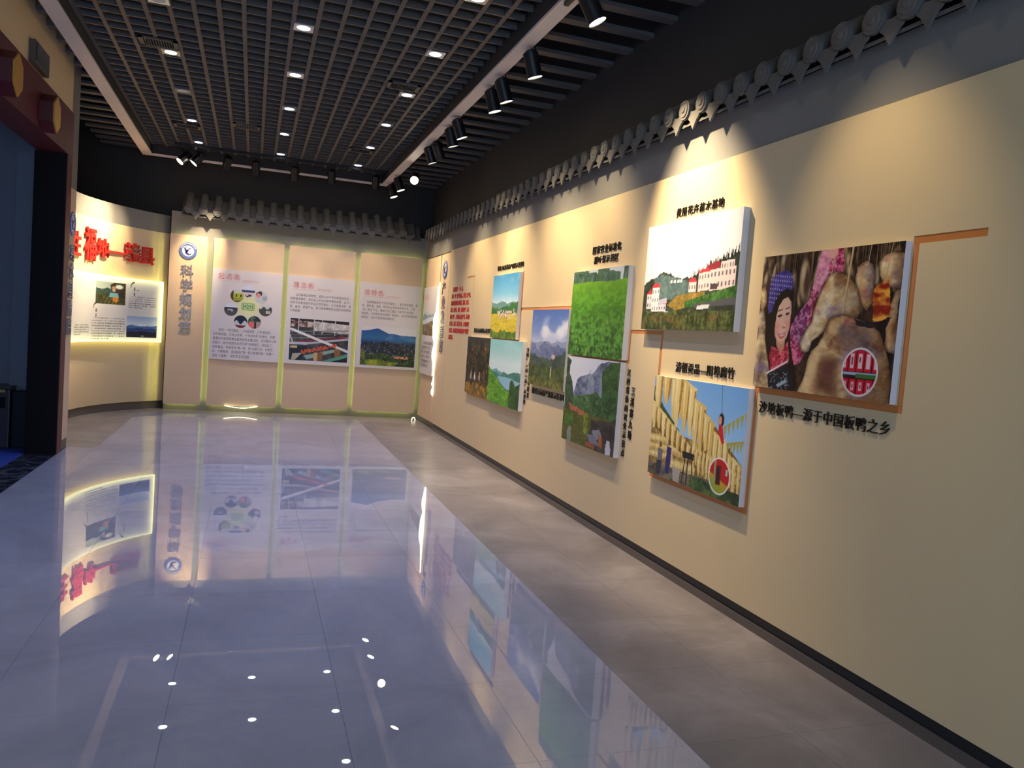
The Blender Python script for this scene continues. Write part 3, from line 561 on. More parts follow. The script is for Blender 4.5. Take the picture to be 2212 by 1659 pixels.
# ================================================================== SETTING
# ---- floor
fl = MB().box((-6.2, -4.2, -0.12), (3.2, 14.0, -0.006)).build('floor', GROUT, origin=(0, 0, 0)); structure(fl)
tile_cache = {}
def tile(name, x0, x1, y0, y1, material, tilt=0.0, gap=0.0006):
    w, h = round(x1 - x0 - 2 * gap, 4), round(y1 - y0 - 2 * gap, 4)
    key = (name, w, h)
    if key not in tile_cache:
        o = MB().box((-w/2, -h/2, -0.012), (w/2, h/2, 0)).build(name, material, fl, origin=(0, 0, 0)); tile_cache[key] = o.data
    else:
        o = bpy.data.objects.new(name, tile_cache[key]); C.objects.link(o); o.parent = fl
    o.location = ((x0 + x1) / 2, (y0 + y1) / 2, 0)
    if tilt: o.rotation_euler = (random.gauss(0, tilt), random.gauss(0, tilt), 0)
    return o
MX = [-1.835, -1.555, -0.897, -0.24, 0.417, 1.075, 1.705]
MY = [2.572 + 0.6575 * k for k in range(-4, 16)] + [12.81]
for i in range(6):
    for a, b in zip(MY[:-1], MY[1:]):
        if i == 0:
            if a >= 9.4: continue
            b = min(b, 9.43)
        tile('marble_tile', MX[i], MX[i+1], a, b, MARBLE, 0.00012)
GY = [2.572 + 0.6575 * k for k in range(-4, 17)] + [13.42]
for a, b in zip(GY[:-1], GY[1:]):
    tile('granite_tile', 1.705, 2.22, a, b, GRANITE, 0, 0.0006); tile('granite_tile', 2.22, 2.76, a, b, GRANITE, 0, 0.0006)
for x0, x1 in zip([-1.555, -0.897, -0.24, 0.417, 1.075], [-0.897, -0.24, 0.417, 1.075, 1.705]):
    tile('granite_tile', x0, x1, 12.81, 13.42, GRANITE, 0, 0.0006)
for a, b in zip([9.43] + MY[15:-1], MY[15:]):
    tile('granite_tile', -1.835, -1.555, a, b, GRANITE, 0, 0.0006); tile('granite_tile', -2.42, -1.835, a, b, GRANITE, 0, 0.0006)
tile('granite_tile', -2.42, -1.835, 12.81, 13.42, GRANITE, 0, 0.0006); tile('granite_tile', -1.835, -1.555, 12.81, 13.42, GRANITE, 0, 0.0006)
MB().box((-2.12, 5.2, -0.012), (-1.8365, 8.96, 0)).build('threshold_stone', THRESH, fl)
MB().box((-6.2, 2.0, -0.012), (-2.121, 9.62, 0.002)).build('carpet', CARPET, fl)

# ---- walls
SEG = []                                                # grooves of the stepping orange line: y0, y1, z0, z1
def seg(y0, z0, y1, z1, w=0.034):
    y0, y1 = sorted((y0, y1)); z0, z1 = sorted((z0, z1))
    if y1 - y0 > z1 - z0: SEG.append((y0 - w/2, y1 + w/2, z0 - w/2, z0 + w/2))
    else: SEG.append((y0 - w/2, y0 + w/2, z0 - w/2, z1 + w/2))
seg(2.39, 2.10, 2.722, 2.10); seg(2.722, 2.10, 2.722, 1.352); seg(2.722, 1.352, 3.755, 1.352); seg(3.755, 1.352, 3.755, 0.648); seg(3.755, 0.648, 4.885, 0.648); seg(4.885, 0.648, 4.885, 1.652); seg(4.885, 1.652, 5.37, 1.652, 0.028)
seg(5.37, 1.652, 5.37, 1.42, 0.028); seg(5.37, 1.42, 6.497, 1.42, 0.026); seg(6.497, 1.42, 6.497, 1.848, 0.026); seg(6.497, 1.848, 7.98, 1.848, 0.028); seg(7.98, 2.245, 7.98, 1.505, 0.030); seg(7.98, 1.505, 8.965, 1.505, 0.026)
seg(8.887, 0.766, 9.95, 0.766, 0.022); seg(9.955, 0.766, 9.955, 2.297, 0.010); seg(9.955, 2.297, 10.31, 2.297, 0.020)
GD = 0.009                                              # groove depth
def grooved_wall(y0, y1, z0, z1, xb):
    ys = sorted({y0, y1} | {v for q in SEG for v in q[:2]}); zs = sorted({z0, z1} | {v for q in SEG for v in q[2:]}); mb = MB()
    dep = lambda i, j: -1 if not (0 <= i < len(ys) - 1 and 0 <= j < len(zs) - 1) else (GD if any(q[0] - 1e-6 < (ys[i] + ys[i+1]) / 2 < q[1] + 1e-6 and q[2] - 1e-6 < (zs[j] + zs[j+1]) / 2 < q[3] + 1e-6 for q in SEG) else 0.0)
    V = {}; vs = []; fs = []
    def vid(x, y, z):
        k = (round(x, 5), round(y, 5), round(z, 5))
        if k not in V: V[k] = len(vs); vs.append(k)
        return V[k]
    for i in range(len(ys) - 1):
        for j in range(len(zs) - 1):
            d = dep(i, j); x = XW + d; a, b, e, f = ys[i], ys[i+1], zs[j], zs[j+1]
            fs.append((vid(x, a, e), vid(x, a, f), vid(x, b, f), vid(x, b, e)))
            for (di, dj, p, q) in ((1, 0, (b, e), (b, f)), (0, 1, (a, f), (b, f)), (-1, 0, (a, f), (a, e)), (0, -1, (b, e), (a, e))):
                n = dep(i + di, j + dj)
                if n == -1: fs.append((vid(x, *p), vid(x, *q), vid(xb, *q), vid(xb, *p)))
                elif n > d: fs.append((vid(x, *p), vid(x, *q), vid(XW + n, *q), vid(XW + n, *p)))
    fs.append((vid(xb, y0, z0), vid(xb, y1, z0), vid(xb, y1, z1), vid(xb, y0, z1)))
    return mb.add(vs, fs)
wr = structure(grooved_wall(-4.0, 11.345, 0.108, 2.745, 2.80).build('wall_right', BEIGE))
MB().box((2.75, -4.0, 2.746), (2.80, 13.31, 3.06)).build('upper_band', GREY, wr)
MB().box((2.79, 11.345, 0.0), (2.86, 13.31, 2.745)).build('corner_backing', GREY, wr)
structure(MB().box((2.885, -4.0, 0), (3.0, 13.75, 4.6)).build('wall_right_upper', DARK))
bb = structure(MB().box((2.748, -4.0, 0.05), (2.80, 11.86, 0.107)).build('baseboard_right', BASEB))
MB().box((2.735, -4.0, 0.0), (2.80, 11.86, 0.049)).build('baseboard_plinth', BASEB2, bb)
structure(MB().box((-1.27, 13.31, 0.0), (2.80, 13.42, 3.10)).build('wall_back', GREY))
structure(MB().box((-2.8, 13.62, 0), (2.885, 13.74, 4.6)).build('wall_back_upper', DARK))
structure(MB().box((-2.9, 9.74, 0), (-2.8, 13.74, 4.6)).build('wall_left_upper', DARK))
# curved wall on the left, concave towards the room
def arc_pts(r, n=36, a0=PI, a1=None):
    a1 = math.acos((-1.30 - ARC_C[0]) / r) if a1 is None else a1
    return [(ARC_C[0] + r * math.cos(a0 + (a1 - a0) * i / n), ARC_C[1] + r * math.sin(a0 + (a1 - a0) * i / n)) for i in range(n + 1)]
def sweep(name, inner, outer, z0, z1, material, parent=None):
    n = len(inner); v = []
    for p in (inner, outer):
        for z in (z0, z1): v += [(x, y, z) for x, y in p]
    f = []
    for i in range(n - 1):
        f += [(i, i+1, n+i+1, n+i), (2*n+i, 3*n+i, 3*n+i+1, 2*n+i+1), (n+i, n+i+1, 3*n+i+1, 3*n+i), (i, 2*n+i, 2*n+i+1, i+1)]
    f += [(0, n, 3*n, 2*n), (n-1, 3*n-1, 4*n-1, 2*n-1)]
    mb = MB(); mb.add(v, f, False); return mb.build(name, material, parent)
ci = [(ARC_C[0] - ARC_R, 9.64)] + arc_pts(ARC_R); co = [(ARC_C[0] - ARC_R - .08, 9.64)] + arc_pts(ARC_R + .08)
wc = structure(sweep('wall_curved', ci, co, 0.12, 2.75, BEIGE))
ci2 = [(ARC_C[0] - ARC_R - .012, 9.64)] + arc_pts(ARC_R + .012)
sweep('upper_band', ci2, co, 2.751, 3.03, GREY, wc)
ci3 = [(ARC_C[0] - ARC_R - .02, 9.64)] + arc_pts(ARC_R + .02)
structure(sweep('baseboard_left', ci3, co, 0.0, 0.119, BASEB2))
# left wall with the gate
XL = -1.84
wl = structure(MB().box((-2.11, 2.0, 3.475), (XL, 9.13, 4.6)).build('wall_left', BEIGE))
MB().box((-2.11, 2.0, 0.0), (XL, 5.0, 3.475)).build('wall_section', BEIGE, wl)
MB().box((-2.11, 9.13, 2.741), (XL, 9.46, 4.6)).build('grey_pier', GREY, wl)
MB().box((-2.11, 9.16, 0.0), (XL - 0.015, 9.455, 2.741)).build('pier_core', GREY, wl)
structure(MB().box((-2.10, 9.165, 0.0), (XL - 0.006, 9.458, 0.108)).build('baseboard_pier', BASEB2))
structure(MB().box((-6.2, 9.64, 0), (-2.32, 9.74, 4.6)).build('wall_side_room', BLUEWALL))
structure(MB().box((-2.40, 9.462, 0), (-2.118, 9.638, 4.6)).build('wall_side_room_return', BLUEWALL))
structure(MB().box((-6.3, 2.0, 0), (-6.2, 9.74, 4.6)).build('wall_side_room_end', BLUEWALL))
structure(MB().box((-6.2, 1.9, 0), (-2.11, 2.0, 4.6)).build('wall_side_room_near', BLUEWALL))
g = empty('door_1', (-1.97, 7.0, 0)); structure(g, 'tall maroon lacquered gate frame with gold hexagonal pegs on its lintel')
MB().box((-2.10, 5.0, 3.033), (XL + 0.012, 9.155, 3.473)).build('lintel', MAROON, g)
MB().box((-2.11, 8.955, 0.0), (XL + 0.010, 9.158, 3.032)).build('post', MAROON, g)
MB().box((-2.12, 8.945, 0.0), (XL + 0.004, 8.9545, 3.03)).build('jamb_face', JAMB, g)
MB().box((-2.11, 5.0, 0.0), (XL + 0.010, 5.2, 3.032)).build('post', MAROON, g)
for yc in (6.72, 7.92):
    hexa = [(XL + 0.012, yc + 0.135 * math.sin(a), 3.185 + 0.165 * math.cos(a)) for a in [i * PI / 3 for i in range(6)]]
    pg = MB().prism(hexa, (0.105, 0, 0)).build('gate_peg', MAROON, g)
    h2 = [(XL + 0.1175, yc + 0.128 * math.sin(a), 3.185 + 0.157 * math.cos(a)) for a in [i * PI / 3 for i in range(6)]]
    MB().prism(h2, (0.012, 0, 0)).build('gold_face', GOLD, pg)
# ---- ceiling
ce = structure(MB().box((-6.2, -4.2, 4.6), (3.0, 13.75, 4.7)).build('ceiling', VOID))
zc = 3.97
bar_y = MB().box((-0.018, -5.19, 0), (0.018, 5.19, 0.05)).build('grid_bar', GRID, ce, origin=(0, 0, 0)); first = True
def inst(o, name, loc, parent):
    n = bpy.data.objects.new(name, o.data); C.objects.link(n); n.parent = parent; n.location = Vector(loc) - ORG[parent.name]; return n
xs = [0.19 * k for k in range(-8, 10)]
bar_y.location = Vector((xs[0], 7.64, zc)) - ORG[ce.name]
for x in xs[1:]: inst(bar_y, 'grid_bar', (x, 7.64, zc), ce)
bar_x = MB().box((-1.70, -0.012, 0), (1.70, 0.012, 0.048)).build('grid_cross_bar', GRID, ce, origin=(0, 0, 0))
ys = [2.46 + 0.19 * k for k in range(0, 55)]
bar_x.location = Vector((0.163, ys[0], zc + 0.001)) - ORG[ce.name]
for y in ys[1:]: inst(bar_x, 'grid_cross_bar', (0.163, y, zc + 0.001), ce)
# slatted strips beside the beams
sl = MB().box((-0.45, -0.05, 0), (0.45, 0.05, 0.03)).build('ceiling_slat', SLAT, ce, origin=(0, 0, 0))
sy = [2.1 + 0.365 * k for k in range(0, 32)]
sl.location = Vector((2.435, sy[0], 3.985)) - ORG[ce.name]
for y in sy[1:]: inst(sl, 'ceiling_slat', (2.435, y, 3.985), ce)
sl2 = MB().box((-0.30, -0.05, 0), (0.30, 0.05, 0.03)).build('ceiling_slat', SLAT, ce, origin=(0, 0, 0))
ly = [2.2 + 0.365 * k for k in range(0, 31)]
for k, y in enumerate(ly):
    wide = y > 9.5
    if k == 0: sl2.location = Vector((-1.97, y, 3.96)) - ORG[ce.name]
    elif not wide: inst(sl2, 'ceiling_slat', (-1.97, y, 3.96), ce)
    else:
        inst(sl2, 'ceiling_slat', (-1.97, y, 3.96), ce)
# white beams framing the grid
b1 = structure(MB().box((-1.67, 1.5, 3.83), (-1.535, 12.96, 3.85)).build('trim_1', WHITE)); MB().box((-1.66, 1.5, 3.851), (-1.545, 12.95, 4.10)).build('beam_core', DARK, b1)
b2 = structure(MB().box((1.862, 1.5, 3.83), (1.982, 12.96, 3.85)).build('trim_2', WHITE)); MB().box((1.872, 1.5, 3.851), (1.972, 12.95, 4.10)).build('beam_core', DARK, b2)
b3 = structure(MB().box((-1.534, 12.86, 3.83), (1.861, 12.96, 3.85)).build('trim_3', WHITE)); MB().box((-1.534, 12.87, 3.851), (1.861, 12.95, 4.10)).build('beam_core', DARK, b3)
# street end of the hall behind the camera: piers beside the glazing
structure(MB().box((-6.2, -4.2, 0), (-2.1, -4.0, 4.6)).build('wall_front', DARK)); structure(MB().box((1.7, -4.2, 0), (2.9, -4.0, 4.6)).build('wall_front_pier', DARK)); structure(MB().box((-2.1, -4.2, 3.1), (1.7, -4.0, 4.6)).build('wall_front_head', DARK))
w1 = empty('window_1', (-0.2, -4.1, 0)); structure(w1, 'glazed shop front')
for xx in (-2.08, -0.85, 0.41, 1.66): MB().box((xx - .03, -4.14, 0), (xx + .03, -4.06, 3.1)).build('mullion', STEEL, w1)
for zz in (0.0, 2.3, 3.04): MB().box((-2.05, -4.13, zz), (1.63, -4.07, zz + .06)).build('rail', STEEL, w1)
structure(MB().box((-2.2, -4.0, 0), (-2.1, 2.0, 4.6)).build('wall_left_near', BEIGE))

# ================================================================== ROOF EAVES over the display walls
def eave(name, label, P, A, N, L, n, first, rise, run, z=3.13):
    """P: start point under the first round tile, A: direction along the eave, N: direction out of the wall"""
    root = empty(name, (P[0], P[1], 3.10)); tag(root, label, 'tile roof', 'grey tiled eaves above the display walls')
    A, N = Vector(A), Vector(N); up = Vector((0, 0, 1)); SL = math.hypot(rise, run); sl_ = (-N * run + up * rise).normalized()
    def geo_round():
        mb = MB(); r = 0.065; a = Vector((0, 0, 0)); mb.cyl(a, a + sl_ * SL, r * 0.88, r * 0.88, 16)
        mb.cyl(a + N * 0.012, a - N * 0.012, r, r, 20); mb.cyl(a + N * 0.018, a + N * 0.010, r * 0.72, r * 0.78, 20); mb.cyl(a + N * 0.024, a + N * 0.016, r * 0.3, r * 0.36, 12); return mb
    def geo_drip():
        mb = MB(); w = 0.098
        pts = [(-w, 0.012), (-w * 0.96, -0.03), (-w * 0.62, -0.066), (-w * 0.42, -0.08), (0, -0.140), (w * 0.42, -0.08), (w * 0.62, -0.066), (w * 0.96, -0.03), (w, 0.012), (w * 0.6, -0.012), (0, -0.022), (-w * 0.6, -0.012)]
        mb.prism([A * x + up * y - N * 0.004 for x, y in pts], N * 0.014)
        q = [(w * math.cos(PI + PI * i / 8), 0.032 * math.sin(PI + PI * i / 8)) for i in range(9)]
        top = [A * x + up * y for x, y in q]; mb.add(top + [p + sl_ * (SL * .95) for p in top] + [p - up * 0.014 for p in top] + [p + sl_ * (SL * .95) - up * 0.014 for p in top],
               [(i, i+1, 10+i, 9+i) for i in range(8)] + [(18+i, 27+i, 28+i, 19+i) for i in range(8)] + [(i, 18+i, 19+i, i+1) for i in range(8)])
        return mb
    ro = geo_round().build('round_tile', ROOF, root, origin=(0, 0, 0)); dr = geo_drip().build('drip_tile', ROOF, root, origin=(0, 0, 0))
    base = Vector((P[0], P[1], z))
    for i in range(n):
        p = base + A * (first + 0.2085 * i) + up * random.uniform(-0.004, 0.004); q = base + A * (first + 0.2085 * (i + 0.5)) - up * 0.006 - N * 0.012
        if i == 0: ro.location = p - ORG[root.name]; dr.location = q - ORG[root.name]
        else: inst(ro, 'round_tile', p, root); inst(dr, 'drip_tile', q, root)
    # board under the tiles
    a = base + A * (first - 0.1) - N * 0.02 - up * 0.085; b = a + A * L
    mb = MB(); v = [a, b, b + sl_ * (SL * .98), a + sl_ * (SL * .98)]; mb.prism(v, -up * 0.02); mb.build('eave_board', ROOF, root)
    return root
eave('tile_eave', 'long grey tiled eave over the beige picture wall', (2.655, 1.57, 0), (0, 1, 0), (-1, 0, 0), 11.55, 55, 0.0, 0.10, 0.185)
eave('tile_eave', 'shorter grey tiled eave over the three text panels of the end wall', (-1.02, 13.165, 0), (1, 0, 0), (0, -1, 0), 3.75, 17, 0.0, 0.25, 0.25)

# ================================================================== LIGHT FITTINGS
def spotlight(name, lens, aim, track, label, group, lit=True, energy=30, size=60, blend=1.0, color=WARM, r=0.060, L=0.19):
    lens, aim, track = Vector(lens), Vector(aim), Vector(track); d = (aim - lens).normalized()
    root = empty(name, track); tag(root, label, 'spotlight', group)
    back = lens - d * L; mid = lens - d * (L * 0.62)
    mb = MB(); mb.cyl(lens, back, r, r, 24, caps=False); mb.cyl(back, back - d * 0.02, r, r * 0.55, 24); mb.cyl(lens, lens - d * 0.012, r * 1.04, r * 1.04, 24, caps=False); mb.build('lamp_head', BLACK, root)
    MB().cyl(lens - d * 0.006, lens - d * 0.010, r * 0.93, r * 0.93, 24).build('lens', LENS if lit else LENS_OFF, root)
    side = d.cross(Vector((0, 0, 1))); side = side.normalized() if side.length > .05 else Vector((0, 1, 0))
    top = Vector((track.x, track.y, track.z - 0.03)); ar = MB()
    for s in (-1, 1): ar.tube([mid + side * (s * (r + 0.008)), mid + side * (s * (r + 0.008)) * 0.8 + Vector((0, 0, 0.07)), top + side * (s * 0.02)], 0.007, 6)
    ar.build('yoke', BLACK, root)
    MB().box((track.x - 0.018, track.y - 0.03, track.z - 0.035), (track.x + 0.018, track.y + 0.03, track.z)).build('track_adapter', BLACK, root)
    if lit:
        lo = light('lamp', 'SPOT', lens + d * 0.004, aim, energy, color, spot_size=math.radians(size), spot_blend=blend, shadow_soft_size=0.03)
        lo.parent = root; lo.location = lens + d * 0.004 - track
    return root
GR = 'lit spotlights along the right white beam'
RS = [  # lens pixel, aim y offset, aim z, energy, cone, what it hangs over
    ((1291, 48), -0.22, 2.20, 310, 62, 'over the white houses picture'), ((1156, 168), 0.10, 1.45, 95, 84, 'over the green crop picture'),
    ((1094, 221), 0.05, 1.7, 70, 70, 'one of a pair over the mountain picture'), ((1069, 242), 0.0, 1.3, 80, 84, 'one of a pair over the mountain picture'),
    ((998, 299), 0.0, 1.8, 110, 66, 'one of a pair over the rapeseed picture'), ((979, 317), 0.15, 1.4, 80, 84, 'one of a pair over the rapeseed picture'),
    ((934, 353), 0.1, 1.7, 95, 70, 'over the dark orchard picture'), ((866, 412), -0.2, 1.6, 90, 70, 'in the corner pair'), ((851, 426), -0.3, 1.5, 60, 76, 'in the corner pair')]
for px, dy, az, en, cone, over in RS:
    p = at_z(*px, 3.61)
    spotlight('track_spotlight', p, (XW, p[1] + dy, az), (1.998, p[1] + 0.02, 3.885), 'lit black spotlight on the right beam track, ' + over, GR, True, en, cone)
p = at_z(895, 390, 3.61)
spotlight('track_spotlight', p, (0.9, 6.0, 0.9), (1.998, p[1] + 0.02, 3.885), 'lit black spotlight turned around on the right beam track so its round lens shows', GR, True, 50, 55)
p = at_z(951, 340, 3.66)
spotlight('track_spotlight', p, (2.5, p[1] + 0.5, 3.0), (1.998, p[1], 3.885), 'unlit black spotlight hanging among the lit ones on the right beam track', GR, False)
# two more spotlights of the same row above the visitor's head, outside the picture
spotlight('track_spotlight', (2.015, 3.0, 3.61), (XW, 2.95, 1.6), (1.998, 3.0, 3.885), 'lit black spotlight on the right beam track, over the ducks picture', GR, True, 46, 62)
t = MB().box((1.984, 4.2, 3.886), (2.014, 12.75, 3.916)).build('track_rail', TRACK); tag(t, 'long black lighting track along the outer side of the right white beam', 'track')
t = MB().box((1.882, 2.0, 3.800), (1.915, 5.09, 3.829)).build('track_rail', TRACK); tag(t, 'short dark track piece screwed under the right white beam', 'track')
t = MB().box((-1.20, 12.405, 3.935), (1.855, 12.435, 3.965)).build('track_rail', TRACK); tag(t, 'black lighting track crossing under the grid before the end wall', 'track')
GB = 'spotlights on the cross track before the end wall'
p = at_z(388, 349, 3.74); spotlight('track_spotlight', p, (-2.25, 12.02, 2.42), (p[0] + .01, 12.42, 3.934), 'lit black spotlight at the end of the cross track, turned to the curved wall', GB, True, 430, 50)
p = at_z(418, 353, 3.74); spotlight('track_spotlight', p, (-2.12, 12.36, 2.25), (p[0] + .04, 12.42, 3.934), 'lit black spotlight second on the cross track, shining on the red letters', GB, True, 230, 50)
for px, en, over in (((487, 366), 240, 'above the left half of the ring of photos poster'), ((553, 378), 50, 'above the right half of the ring of photos poster'), ((637, 390), 45, 'above the gap before the fruit sorting poster'), ((716, 396), 40, 'above the fruit sorting poster'), ((811, 408), 36, 'above the blue hills poster')):
    q = at_y(*px, 12.58)
    spotlight('track_spotlight', q, (q[0] + (0.1 if q[0] > -.3 else -.32), YB, 1.75 if q[0] > -.3 else 2.5), (q[0], 12.42, 3.934), 'black cross track spotlight ' + over, GB, True, en, 50 if q[0] > -.3 else 36)
# recessed downlights in the grid
def downlight(x, y, lit=True):
    root = empty('downlight', (x, y, zc)); tag(root, ('lit round downlight of the grid row on the gate side', 'lit round downlight of the middle grid row', 'lit round downlight of the grid row beside the right beam')[0 if x < -.4 else 1 if x < .8 else 2] if lit else ('unlit pale downlight between lit ones of the gate side row' if y > 8 else 'unlit pale downlight next to the grid edge of the gate side row'), 'downlight', 'lit grid downlights' if lit else 'unlit grid downlights')
    mb = MB(); s = 0.078
    n = 24; ring = [(x + 0.055 * math.cos(2*PI*i/n), y + 0.055 * math.sin(2*PI*i/n), zc - 0.004) for i in range(n)]
    sq = []
    for i in range(n):
        a = 2*PI*i/n; k = 0.079 / max(abs(math.cos(a)), abs(math.sin(a))); sq.append((x + k * math.cos(a), y + k * math.sin(a), zc - 0.004))
    mb.add(ring + sq + [(p[0], p[1], zc + 0.03) for p in sq], [(i, (i+1) % n, n + (i+1) % n, n + i) for i in range(n)] + [(n+i, n+(i+1) % n, 2*n+(i+1) % n, 2*n+i) for i in range(n)])
    mb.build('trim_plate', CHROME, root)
    MB().cyl((x, y, zc - 0.003), (x, y, zc + 0.004), 0.054, 0.054, 24).build('lens', COOL if lit else BOARD, root)
    if lit:
        lo = light('lamp', 'SPOT', (x, y, zc - 0.012), (x, y, 0), 36, (0.36, 0.49, 1.0), spot_size=math.radians(120), spot_blend=0.9, shadow_soft_size=0.05); lo.parent = root; lo.location = (0, 0, -0.012)
DL = [(0.277, 6.912), (0.277, 8.25), (0.277, 9.58), (0.27, 10.9), (0.266, 12.24), (1.402, 6.943), (1.402, 8.278), (1.402, 9.62), (1.402, 10.95), (1.40, 12.27), (-0.858, 8.204), (-0.858, 10.897), (-0.858, 12.202), (1.425, 5.66), (0.277, 5.58), (-0.858, 5.58), (1.41, 4.3), (0.277, 4.25)]
for x, y in DL: downlight(x, y)
for x, y in ((-0.83, 6.90), (-0.855, 9.54)): downlight(x, y, False)
# air vents in the grid
for (x, y, lab) in ((-0.935, 7.965, 'dark louvred air vent beside a lit downlight in the left row of the grid'), (1.312, 8.005, 'dark louvred air vent beside a lit downlight in the right row of the grid'), (-0.20, 10.77, 'pale grey framed vent between two rows of grid downlights'),
                    (-0.935, 11.25, 'dark louvred vent behind the second last downlight of the left row'), (1.30, 11.2, 'dark louvred vent behind the second last downlight of the right row')):
    root = empty('ceiling_vent', (x, y, zc)); tag(root, lab, 'vent')
    w, h = 0.165, 0.115; mb = MB()
    for a, b in (((-w, -h), (w, -h + .02)), ((-w, h - .02), (w, h)), ((-w, -h), (-w + .04, h)), ((w - .04, -h), (w, h))): mb.box((x + a[0], y + a[1], zc - .014), (x + b[0], y + b[1], zc - .0005))
    mb.build('frame', GRID, root); MB().box((x - w + .041, y - h + .021, zc - .003), (x + w - .041, y + h - .021, zc - .0006)).build('duct_plate', VOID, root)
    s0 = MB().box((-.003, -h + .022, 0), (.003, h - .022, .009)).build('louvre', BLACK if x != -0.20 else GRID, root, origin=(0, 0, 0)); k = 0
    for i in range(11):
        xx = x - w + .055 + i * (2 * w - .11) / 10
        if k == 0: s0.location = (xx - x, 0, -.0125)
        else: inst(s0, 'louvre', (xx, y, zc - .0125), root)
        k += 1

# ================================================================== END WALL PANELS
def led(parent, a, b, material=None): MB().box(a, b).build('led_strip', material or LED, parent)
def end_panel(x0, x1, label, z0=0.10, z1=2.745):
    o = MB().box((x0, YB, z0), (x1, YB + 0.022, z1)).build('display_panel', PANEL); tag(o, label, 'panel', 'tall beige panels lit from behind')
    for xx in (x0 + 0.035, x1 - 0.035): led(o, (xx - .004, YB + .0225, z0 + .06), (xx + .004, YB + .030, z1 - .06))
    led(o, (x0 + .05, YB + .0225, z1 - .04), (x1 - .05, YB + .030, z1 - .033)); led(o, (x0 + .05, YB + .0225, z0 + .033), (x1 - .05, YB + .030, z0 + .04))
    return o
P0 = end_panel(-1.27, -0.73, 'narrow beige panel with round blue emblem and silver vertical characters on the end wall')
P1 = end_panel(-0.635, 0.425, 'tall beige panel behind the poster with the ring of seven round photos')
P2 = end_panel(0.51, 1.57, 'tall beige panel behind the poster with the fruit sorting photo')
P3 = end_panel(1.655, 2.71, 'tall beige panel behind the poster with the blue hills photo, in the corner')
def side_panel(y0, y1, label):
    o = MB().box((XW, y0, 0.11), (XW + 0.022, y1, 2.72)).build('display_panel', PANEL); tag(o, label, 'panel', 'tall beige panels lit from behind')
    for yy in (y0 + 0.035, y1 - 0.035): led(o, (XW + .0225, yy - .004, .17), (XW + .030, yy + .004, 2.66))
    return o
R0 = side_panel(11.985, 13.0, 'tall beige corner panel with a poster of a river on the picture wall')
R1 = side_panel(11.36, 11.93, 'narrow beige panel with round emblem next to the red paragraph')

def emblem(c, X, Y, N, r, label):
    c, X, Y, N = (Vector(k) for k in (c, X, Y, N)); root = empty('round_emblem', c - Y * r); tag(root, label, 'emblem', 'round blue emblems')
    pt = lambda u, v, d: c + X * (u * r) + Y * (v * r) + N * d
    def ringmesh(r0, r1, d0, d1, n=40):
        mb = MB(); v = []
        for d in (d0, d1):
            for q in (r0, r1): v += [pt(q * math.cos(2*PI*i/n), q * math.sin(2*PI*i/n), d) for i in range(n)]
        f = []
        for i in range(n):
            j = (i + 1) % n; f += [(2*n+i, 2*n+j, 3*n+j, 3*n+i), (n+i, n+j, 3*n+j, 3*n+i), (i, 2*n+i, 2*n+j, j)]
        return mb.add(v, f)
    ringmesh(0.70, 1.0, 0.0, 0.012).build('ring', EMB_RING, root)
    mb = MB(); n = 40; mb.add([pt(0.71 * math.cos(2*PI*i/n), 0.71 * math.sin(2*PI*i/n), 0.006) for i in range(n)], [tuple(range(n))]); mb.build('white_disc', EMB_WHITE, root)
    flat = lambda pts: MB().prism([pt(u, v, 0.0065) for u, v in pts], N * 0.006)
    flat([(-.50, .36), (-.36, .30), (-.24, .18), (-.10, .02), (.02, .18), (.12, .30), (.30, .37), (.12, .20), (.02, -.02), (-.06, -.22), (-.10, -.44), (-.26, -.36), (-.32, -.14), (-.36, .10), (-.42, .26)]).build('flower_mark', EMB_NAVY, root)
    out = [(.12 + .33 * math.cos(a), -.16 + .33 * math.sin(a)) for a in [math.radians(110 + i * 22.5) for i in range(11)]]; inn = [(.16 + .26 * math.cos(a), -.13 + .26 * math.sin(a)) for a in [math.radians(118 + i * 20.5) for i in range(11)]][::-1]
    flat(out + inn).build('crescent_mark', EMB_NAVY, root)
    n = 10; flat([(-.22 + .05 * math.cos(2*PI*i/n), .46 + .07 * math.sin(2*PI*i/n)) for i in range(n)]).build('flame_mark', EMB_PINK, root)
    mb = MB()
    for i in range(17):
        a = math.radians(160 - i * 8.6); ca, sa = math.cos(a), math.sin(a)
        mb.prism([pt(q * ca - s * sa, q * sa + s * ca, 0.0125) for q, s in ((.78, -.035), (.93, -.035), (.93, .035), (.78, .035))], N * 0.001)
    mb.build('ring_lettering', EMB_WHITE, root)
    return root
EMB_RING = mat('emblem_blue', srgb(92, 112, 176), 0.35, noise=0.25, nscale=6); EMB_WHITE = mat('emblem_white', srgb(238, 236, 240), 0.4); EMB_NAVY = mat('emblem_navy', srgb(46, 48, 120), 0.35); EMB_PINK = mat('emblem_pink', srgb(220, 150, 160), 0.4)
emblem((-1.005, YB - .0, 2.502), BX, BY, BN, 0.128, 'round blue and white emblem above the silver characters on the end wall')
emblem((XW, 11.66, 2.48), RX, RY, RN, 0.135, 'round blue emblem beside the red paragraph on the picture wall')
emblem((XL + .001, 9.31, 2.38), (0, 1, 0), (0, 0, 1), (1, 0, 0), 0.125, 'round emblem on the pier beside the maroon gate')
def caption(name, label, group, chars, centers, X, Y, N, w, h, depth, material, offset=0.012, cat='lettering'):
    root = empty(name, centers[-1]); tag(root, label, cat, group)
    for ch, c in zip(chars, centers):
        if ch != ' ': letter(ch, c, X, Y, N, w, h, depth, material, root, offset=offset)
    return root
lin = lambda a, b, n: [tuple(np.array(a) + (np.array(b) - np.array(a)) * (i / max(1, n - 1))) for i in range(n)]
